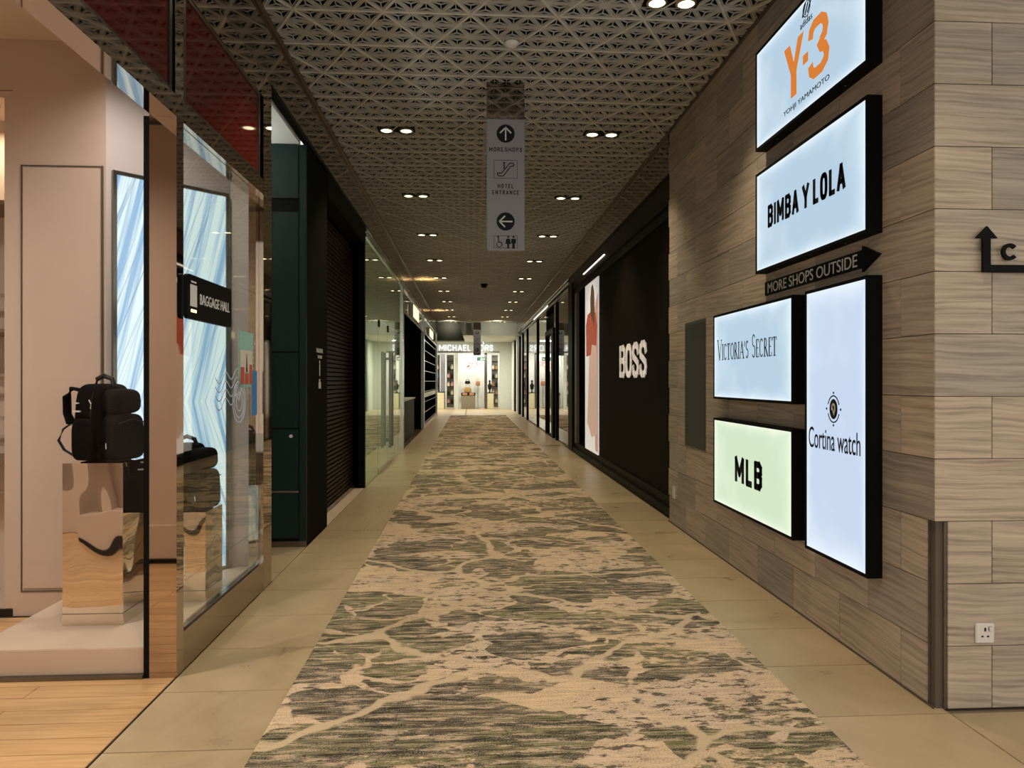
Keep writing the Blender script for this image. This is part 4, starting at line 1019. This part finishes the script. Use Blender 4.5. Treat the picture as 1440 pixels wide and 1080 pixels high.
for k in range(10):
    f.disc((0.0, 0.018 + 0.036 * k), 0.009, 8); f.disc((0.30, 0.018 + 0.036 * k), 0.009, 8)
f.build('stamp_paper', 'decal_teal', sm)
f = Flat((0.0011, 0, 0), (0, 1, 0), (0, 0, 1), 0.001); f.rect(0.03, 0.27, 0.10, 0.24); f.build('pale_scene', 'decal_cream', sm)
f = Flat((0.0022, 0, 0), (0, 1, 0), (0, 0, 1), 0.001); f.rect(0.03, 0.10, 0.02, 0.13).rect(0.12, 0.19, 0.02, 0.09).rect(0.21, 0.27, 0.02, 0.15); f.build('red_blocks', 'decal_red', sm)
f = Flat((0.0033, 0, 0), (0, 1, 0), (0, 0, 1), 0.001); f.poly([(0.135, 0.10), (0.165, 0.10), (0.152, 0.22), (0.148, 0.22)]); f.build('dark_spire', 'print_black', sm)
f = Flat((GXP + 0.001, 4.86, 1.22), (0, 1, 0), (0, 0, 1), 0.001); f.rect(0.02, 0.14, 0, 0.30); tag(f.build('blue_decal', 'decal_blue'), 'narrow blue sticker beside the corner post on the glass', 'decal')

# ================================================================== WALL SIGNS
def lightbox(y0, y1, z0, z1, mat, label):
    t = thing('lightbox_sign', label, 'sign', (XR, (y0 + y1) / 2, z0)); w = (y1 - y0) / 2; h = z1 - z0; b_ = 0.018
    MB().box(-0.078, -0.0, -w, -w + b_, 0, h).box(-0.078, 0, w - b_, w, 0, h).box(-0.078, 0, -w + b_, w - b_, 0, b_).box(-0.078, 0, -w + b_, w - b_, h - b_, h).box(-0.03, 0, -w + b_, w - b_, b_, h - b_).build('frame', 'black_matte', t)
    bx('lit_panel', mat, -0.074, -0.032, -w + b_, w - b_, b_, h - b_, t)
    for sy in (-1, 1): MB().cyl((-0.04, sy * w * 0.6, -0.002), 0.006, 0.002).build('frame_screw', 'steel', t)
    return t, w, h
def face(w, h): return Flat((-0.0745, w, 0), (0, -1, 0), (0, 0, 1), 0.0015)   # u runs from the far edge to the near edge

t, w, h = lightbox(3.462, 4.865, 3.035, 3.715, 'sign_blue', 'topmost lit sign on the stone wall, orange Y-3 lettering')
f = face(w, h); W2 = 2 * w
f.poly([(0.45, 0.49), (0.53, 0.49), (0.585, 0.36), (0.64, 0.49), (0.715, 0.49), (0.62, 0.30), (0.62, 0.155), (0.545, 0.155), (0.545, 0.30)])
f.rect(0.705, 0.77, 0.29, 0.345)
f.ribbon([(0.80, 0.395), (0.81, 0.44), (0.845, 0.465), (0.925, 0.465), (0.965, 0.44), (0.98, 0.40), (0.967, 0.36), (0.925, 0.335)], 0.058).ribbon([(0.90, 0.345), (0.93, 0.300), (0.965, 0.29), (0.99, 0.25), (0.98, 0.21), (0.93, 0.182), (0.845, 0.182), (0.81, 0.205), (0.80, 0.25)], 0.058)
f.build('orange_lettering', 'orange_print', t)
f = face(w, h); f.text('YOHJI YAMAMOTO', 0.44, 1.02, 0.07, 0.11); f.build('small_lettering', 'print_black', t)
f = face(w, h); f.text('adidas', 0.67, 0.82, 0.515, 0.555); f.build('small_lettering', 'print_black', t)
f = face(w, h)
for k in range(3): f.line([(0.70 + 0.032 * k, 0.58), (0.735 + 0.032 * k, 0.64 - 0.008 * k)], 0.014)
f.ring((0.75, 0.605), 0.045, 0.006, 20)
f.build('round_emblem', 'print_black', t)

t, w, h = lightbox(3.462, 4.865, 2.19, 2.875, 'sign_blue', 'second lit sign from the top, bold black BIMBA Y LOLA')
f = face(w, h); f.block('BIMBA Y LOLA', 0.20, 1.19, 0.275, 0.15, 0.029, 0.017); f.build('black_lettering', 'print_black', t)

t, w, h = lightbox(4.294, 5.73, 1.308, 1.98, 'sign_blue', 'lit sign reading VICTORIA\'S SECRET in thin serif capitals')
# serif capitals drawn stroke by stroke
def serif(f, s, x, z, H, small, gap, kx):
    TK, TN = 0.013, 0.0055
    for i, ch in enumerate(s):
        hh = H if ch.isupper() else small; c = ch.upper(); wd = {'V': .8, 'I': .30, 'C': .72, 'T': .72, 'O': .82, 'R': .74, 'A': .82, 'S': .52, 'E': .62, "'": .2, ' ': .45}[c] * hh
        wd *= kx
        def foot(px, pz): f.line([(px - 0.017, pz), (px + 0.017, pz)], 0.0045)
        if c == 'V': f.line([(x, z + hh), (x + wd / 2, z)], TK).line([(x + wd / 2, z), (x + wd, z + hh)], TN); foot(x, z + hh); foot(x + wd, z + hh)
        elif c == 'A': f.line([(x, z), (x + wd / 2, z + hh)], TN).line([(x + wd / 2, z + hh), (x + wd, z)], TK).line([(x + wd * .22, z + hh * .36), (x + wd * .78, z + hh * .36)], TN); foot(x, z); foot(x + wd, z)
        elif c == 'I': f.line([(x + wd / 2, z), (x + wd / 2, z + hh)], TK); foot(x + wd / 2, z); foot(x + wd / 2, z + hh)
        elif c == 'T': f.line([(x + wd / 2, z), (x + wd / 2, z + hh)], TK).line([(x, z + hh), (x + wd, z + hh)], TN).line([(x, z + hh), (x, z + hh * .85)], TN).line([(x + wd, z + hh), (x + wd, z + hh * .85)], TN); foot(x + wd / 2, z)
        elif c == 'E': f.line([(x + wd * .2, z), (x + wd * .2, z + hh)], TK).line([(x + wd * .1, z), (x + wd, z), (x + wd, z + hh * .18)], TN).line([(x + wd * .1, z + hh), (x + wd * .95, z + hh), (x + wd * .95, z + hh * .84)], TN).line([(x + wd * .2, z + hh * .52), (x + wd * .75, z + hh * .52)], TN)
        elif c == 'O': f.ring((x + wd / 2, z + hh / 2), wd / 2 - 0.003, 0.009, 22, ry=hh / 2)
        elif c == 'C': f.ring((x + wd / 2, z + hh / 2), wd / 2, 0.009, 18, 45, 315, ry=hh / 2)
        elif c == 'S':
            f.ring((x + wd / 2, z + hh * .75), wd * .42, 0.009, 12, 30, 270, ry=hh * .25).ring((x + wd / 2, z + hh * .25), wd * .46, 0.009, 12, -150, 90, ry=hh * .25)
        elif c == 'R':
            f.line([(x + wd * .15, z), (x + wd * .15, z + hh)], TK).ring((x + wd * .35, z + hh * .75), wd * .34, 0.008, 12, -90, 90, ry=hh * .25).line([(x + wd * .15, z + hh), (x + wd * .38, z + hh)], TN).line([(x + wd * .15, z + hh * .5), (x + wd * .38, z + hh * .5)], TN).line([(x + wd * .42, z + hh * .5), (x + wd, z)], TK); foot(x + wd * .15, z)
        elif c == "'": f.line([(x + wd / 2, z + hh), (x + wd * .3, z + hh * 0.72)], 0.009)
        x += wd + gap
    return x
f = face(w, h); end = serif(f, "Victoria's", 0.10, 0.31, 0.155, 0.118, 0.016, 0.66); f.build('thin_lettering', 'print_black', t)
f = face(w, h); serif(f, "Secret", end + 0.056, 0.31, 0.155, 0.118, 0.016, 0.66); f.build('thin_lettering', 'print_black', t)

t, w, h = lightbox(4.294, 5.73, 0.473, 1.155, 'sign_green', 'lowest lit sign, pale green with black MLB letters')
f = face(w, h); f.block('MLB', 0.47, 0.97, 0.225, 0.20, 0.046, 0.034); f.build('black_lettering', 'print_black', t)

t, w, h = lightbox(3.462, 4.13, 0.468, 1.978, 'sign_cool', 'tall upright lit sign reading Cortina watch under a round emblem')
f = face(w, h); f.text('Cortina watch', 0.045, 0.60, 0.60, 0.72, bold=0.0); f.build('black_lettering', 'print_black', t)
f = face(w, h)
c = (0.33, 0.83)
f.disc(c, 0.042, 24, ry=0.055)
f.ring(c, 0.062, 0.007, 24, 20, 160, ry=0.072).ring(c, 0.062, 0.007, 24, 200, 340, ry=0.072)
for a in (0, 90, 180, 270): f.disc((c[0] + 0.075 * math.cos(R(a)), c[1] + 0.088 * math.sin(R(a))), 0.007, 8)
f.build('round_emblem', 'print_black', t)
f = Flat((-0.0761, w, 0), (0, -1, 0), (0, 0, 1), 0.0012); f.ring((0.33, 0.833), 0.016, 0.011, 14, -60, 200, ry=0.024).line([(0.322, 0.83), (0.336, 0.80)], 0.008); f.build('emblem_swirl', 'print_white', t)

# arrow board
ab = thing('arrow_sign', 'black arrow-shaped board reading MORE SHOPS OUTSIDE', 'sign', (XR, 4.2, 2.04))
f = Flat((0, 0.66, 0), (0, -1, 0), (0, 0, 1), 0.014); f.poly([(0, 0), (1.235, 0), (1.235, -0.022), (1.395, 0.045), (1.235, 0.112), (1.235, 0.092), (0, 0.092)]); f.build('arrow_board', 'black_satin', ab)
f = Flat((-0.014, 0.66, 0), (0, -1, 0), (0, 0, 1), 0.0015); f.text('MORE SHOPS OUTSIDE', 0.05, 1.19, 0.012, 0.080, bold=0.0); f.build('white_lettering', 'print_white', ab)

# ventilation grille, socket, switch
vg = thing('vent_grille', 'tall grey louvred grille at the far end of the stone wall', 'grille', (XR, 6.45, 0.84))
MB().box(-0.004, 0, -0.30, 0.30, 0, 1.16).build('grille_plate', 'vent_grey', vg)
lv = None
for k in range(54):
    if lv is None: o = MB().box(-0.010, -0.004, -0.285, 0.285, 0, 0.009).build('louvre', 'vent_grey', vg, 0.002); lv = o.data; o.location = (0, 0, 0.015)
    else: link('louvre', lv, vg, (0, 0, 0.015 + 0.021 * k))
sw = thing('wall_switch', 'small white socket plate low beside the dark hoarding', 'socket', (XR, 7.12, 0.27))
bx('plate', 'switch_white', -0.008, 0, -0.043, 0.043, 0, 0.12, sw, 0.002); bx('rocker', 'switch_white', -0.011, -0.008, -0.015, 0.015, 0.04, 0.08, sw, 0.001)
so = thing('power_socket', 'white square power socket low on the front stone face', 'socket', (2.272, YC, 0.292))
bx('plate', 'switch_white', -0.043, 0.043, -0.008, 0, 0, 0.086, so, 0.003); bx('rocker', 'switch_white', 0.015, 0.031, -0.012, -0.008, 0.052, 0.072, so, 0.002)
f = Flat((0, -0.008, 0.043), (1, 0, 0), (0, 0, 1), 0.0008); f.rect(-0.004, 0.004, 0.008, 0.024).rect(-0.018, -0.008, -0.018, -0.011).rect(0.008, 0.018, -0.018, -0.011); f.build('pin_hole', 'print_black', so)
# arrow and first letter of a wayfinding sign on the front stone face
wf = thing('direction_arrow', 'black raised arrow turning upward on the front stone face', 'sign', (2.27, YC, 1.93))
f = Flat((0, -0.012, 0), (1, 0, 0), (0, 0, 1), 0.012)
f.poly([(-0.019, 0.0), (0.55, 0.0), (0.55, 0.033), (0.016, 0.033), (0.016, 0.15), (0.048, 0.15), (0.0, 0.203), (-0.051, 0.15), (-0.019, 0.15)]); f.build('arrow_body', 'black_matte', wf)
f = Flat((0, -0.012, 0), (1, 0, 0), (0, 0, 1), 0.012); f.ring((0.106, 0.091), 0.029, 0.016, 24, 40, 320); f.build('letter', 'black_matte', wf)

# ================================================================== HANGING SIGNS
def hang_sign(x, y, label):
    t = thing('hanging_sign', label, 'sign', (x, y, 2.577)); w = 0.163; H = 1.13
    bx('sign_panel', 'sign_grey', -w, w, -0.02, 0.02, 0, H, t, 0.001)
    bx('mirror_panel', 'fascia_mirror', -w, w, -0.02, 0.02, H + 0.001, ZC - 2.577, t)
    f = Flat((0, -0.0205, 0), (1, 0, 0), (0, 0, 1), 0.0015)
    f.disc((0, 1.005), 0.078, 36); f.build('arrow_disc', 'print_black', t); f = Flat((0, -0.0205, 0), (1, 0, 0), (0, 0, 1), 0.0015); f.disc((0, 0.248), 0.078, 36); f.build('arrow_disc', 'print_black', t)
    f = Flat((0, -0.0205, 0), (1, 0, 0), (0, 0, 1), 0.0015); f.block('MORE SHOPS', -0.142, 0.142, 0.85, 0.036, 0.0055, 0.010); f.build('lettering', 'print_black', t)
    f = Flat((0, -0.0205, 0), (1, 0, 0), (0, 0, 1), 0.0015); f.block('HOTEL', -0.068, 0.068, 0.535, 0.037, 0.0055, 0.010); f.block('ENTRANCE', -0.115, 0.115, 0.48, 0.037, 0.0055, 0.010)
    f.build('lettering', 'print_black', t)
    f = Flat((0, -0.0205, 0), (1, 0, 0), (0, 0, 1), 0.0015)
    f.line([(-0.1, 0.62), (0.1, 0.62), (0.1, 0.775), (-0.1, 0.775)], 0.003, True)
    f.line([(-0.07, 0.665), (-0.035, 0.665), (0.035, 0.75), (0.065, 0.75), (0.072, 0.735), (0.06, 0.725), (0.045, 0.725), (-0.02, 0.64), (-0.06, 0.64), (-0.07, 0.65)], 0.008, True)
    f.disc((-0.012, 0.752), 0.009, 10); f.line([(-0.012, 0.738), (-0.014, 0.705)], 0.01)
    f.build('escalator_symbol', 'print_black', t)
    f = Flat((0, -0.0205, 0), (1, 0, 0), (0, 0, 1), 0.0015)
    f.line([(-0.1, 0.02), (0.1, 0.02), (0.1, 0.125), (-0.1, 0.125)], 0.003, True)
    f.ring((-0.055, 0.05), 0.022, 0.006, 18, 130, 400); f.disc((-0.065, 0.115), 0.008, 10); f.line([(-0.063, 0.105), (-0.06, 0.07), (-0.04, 0.07), (-0.03, 0.045)], 0.008)
    for k, cx in enumerate((0.022, 0.068)):
        f.disc((cx, 0.115), 0.009, 12)
        if k == 0: f.poly([(cx - .016, .1), (cx + .016, .1), (cx + .024, .055), (cx + .008, .055), (cx + .008, .015), (cx - .008, .015), (cx - .008, .055), (cx - .024, .055)])
        else: f.poly([(cx - .02, .1), (cx + .02, .1), (cx + .02, .06), (cx + .011, .06), (cx + .011, .015), (cx - .011, .015), (cx - .011, .06), (cx - .02, .06)])
    f.build('toilet_symbol', 'print_black', t)
    f = Flat((0, -0.0222, 0), (1, 0, 0), (0, 0, 1), 0.0015)
    f.line([(0, 0.95), (0, 1.055)], 0.012).line([(-0.045, 1.012), (0, 1.058), (0.045, 1.012)], 0.012); f.build('white_arrow', 'print_white', t)
    f = Flat((0, -0.0222, 0), (1, 0, 0), (0, 0, 1), 0.0015)
    f.line([(0.055, 0.248), (-0.05, 0.248)], 0.012).line([(-0.008, 0.293), (-0.053, 0.248), (-0.008, 0.203)], 0.012)
    f.build('white_arrow', 'print_white', t)
hang_sign(0.30, 6.20, 'long grey hanging sign with arrows, MORE SHOPS and HOTEL ENTRANCE, near ceiling')
hang_sign(0.28, 31.6, 'distant hanging sign seen small before the far shop')

# ================================================================== DOWNLIGHTS
order = ['nearest', 'second nearest', 'third', 'fourth', 'fifth', 'sixth', 'seventh', 'eighth', 'ninth', 'tenth', 'eleventh', 'farthest']
proto = None
vis = [y for y in DOWN_Y if y > 4]
words = ['nearest pair', 'second pair', 'third pair', 'fourth pair', 'fifth pair', 'sixth pair', 'seventh pair', 'eighth pair', 'ninth pair', 'tenth pair', 'farthest pair']
for j, x in enumerate(DOWN_X):
    for i, y in enumerate(DOWN_Y):
        lab = 'twin ceiling downlight, %s of the %s row' % (words[vis.index(y)], ('left', 'right')[j]) if y in vis else 'twin ceiling downlight of the %s row %s' % (('left', 'right')[j], 'just above the viewpoint' if y > 0 else 'behind the viewpoint')
        if proto is None:
            t = thing('twin_downlight', lab, 'downlight', (x, y, ZC), 0, 'ceiling downlights in two rows')
            MB().box(-0.19, 0.19, -0.075, 0.075, -0.004, 0.004).build('housing', 'black_matte', t)
            for s in (-1, 1):
                rg = MB(); n = 22
                for a, (r0, z0, r1, z1) in enumerate(((0.068, -0.005, 0.072, -0.016), (0.072, -0.016, 0.056, -0.020), (0.056, -0.020, 0.05, -0.008))):
                    vs = [(s * 0.1 + r * math.cos(2 * math.pi * k / n), r * math.sin(2 * math.pi * k / n), z) for r, z in ((r0, z0), (r1, z1)) for k in range(n)]
                    rg.add(vs, [(k, (k + 1) % n, n + (k + 1) % n, n + k) for k in range(n)])
                rg.build('lamp_ring', 'brass', t, smooth=True)
                MB().cyl((s * 0.1, 0, -0.016), 0.054, 0.006, n=22).build('lamp', 'lamp_glow', t)
            proto = t; kids = list(t.children)
        else:
            t = proto.copy(); C.objects.link(t); t.location = (x, y, ZC); t['label'] = lab
            for ch in kids: q = ch.copy(); C.objects.link(q); q.parent = t
sd = thing('smoke_detector', 'white dome smoke detector on the ceiling before the hanging sign', 'detector', (0.31, 5.45, ZC - 0.004))
MB().tube([(0, 0, 0), (0, 0, -0.012), (0, 0, -0.03), (0, 0, -0.038)], [0.055, 0.052, 0.036, 0.01], 20).build('dome', 'switch_white', sd, smooth=True)
dc = thing('dome_camera', 'black dome camera on the ceiling beyond the hanging sign', 'camera', (0.35, 19.0, ZC - 0.004))
MB().cyl((0, 0, -0.03), 0.1, 0.03).superbox((0, 0, -0.05), (0.16, 0.16, 0.12), 2.2, 20).build('dome', 'black_satin', dc, smooth=True)
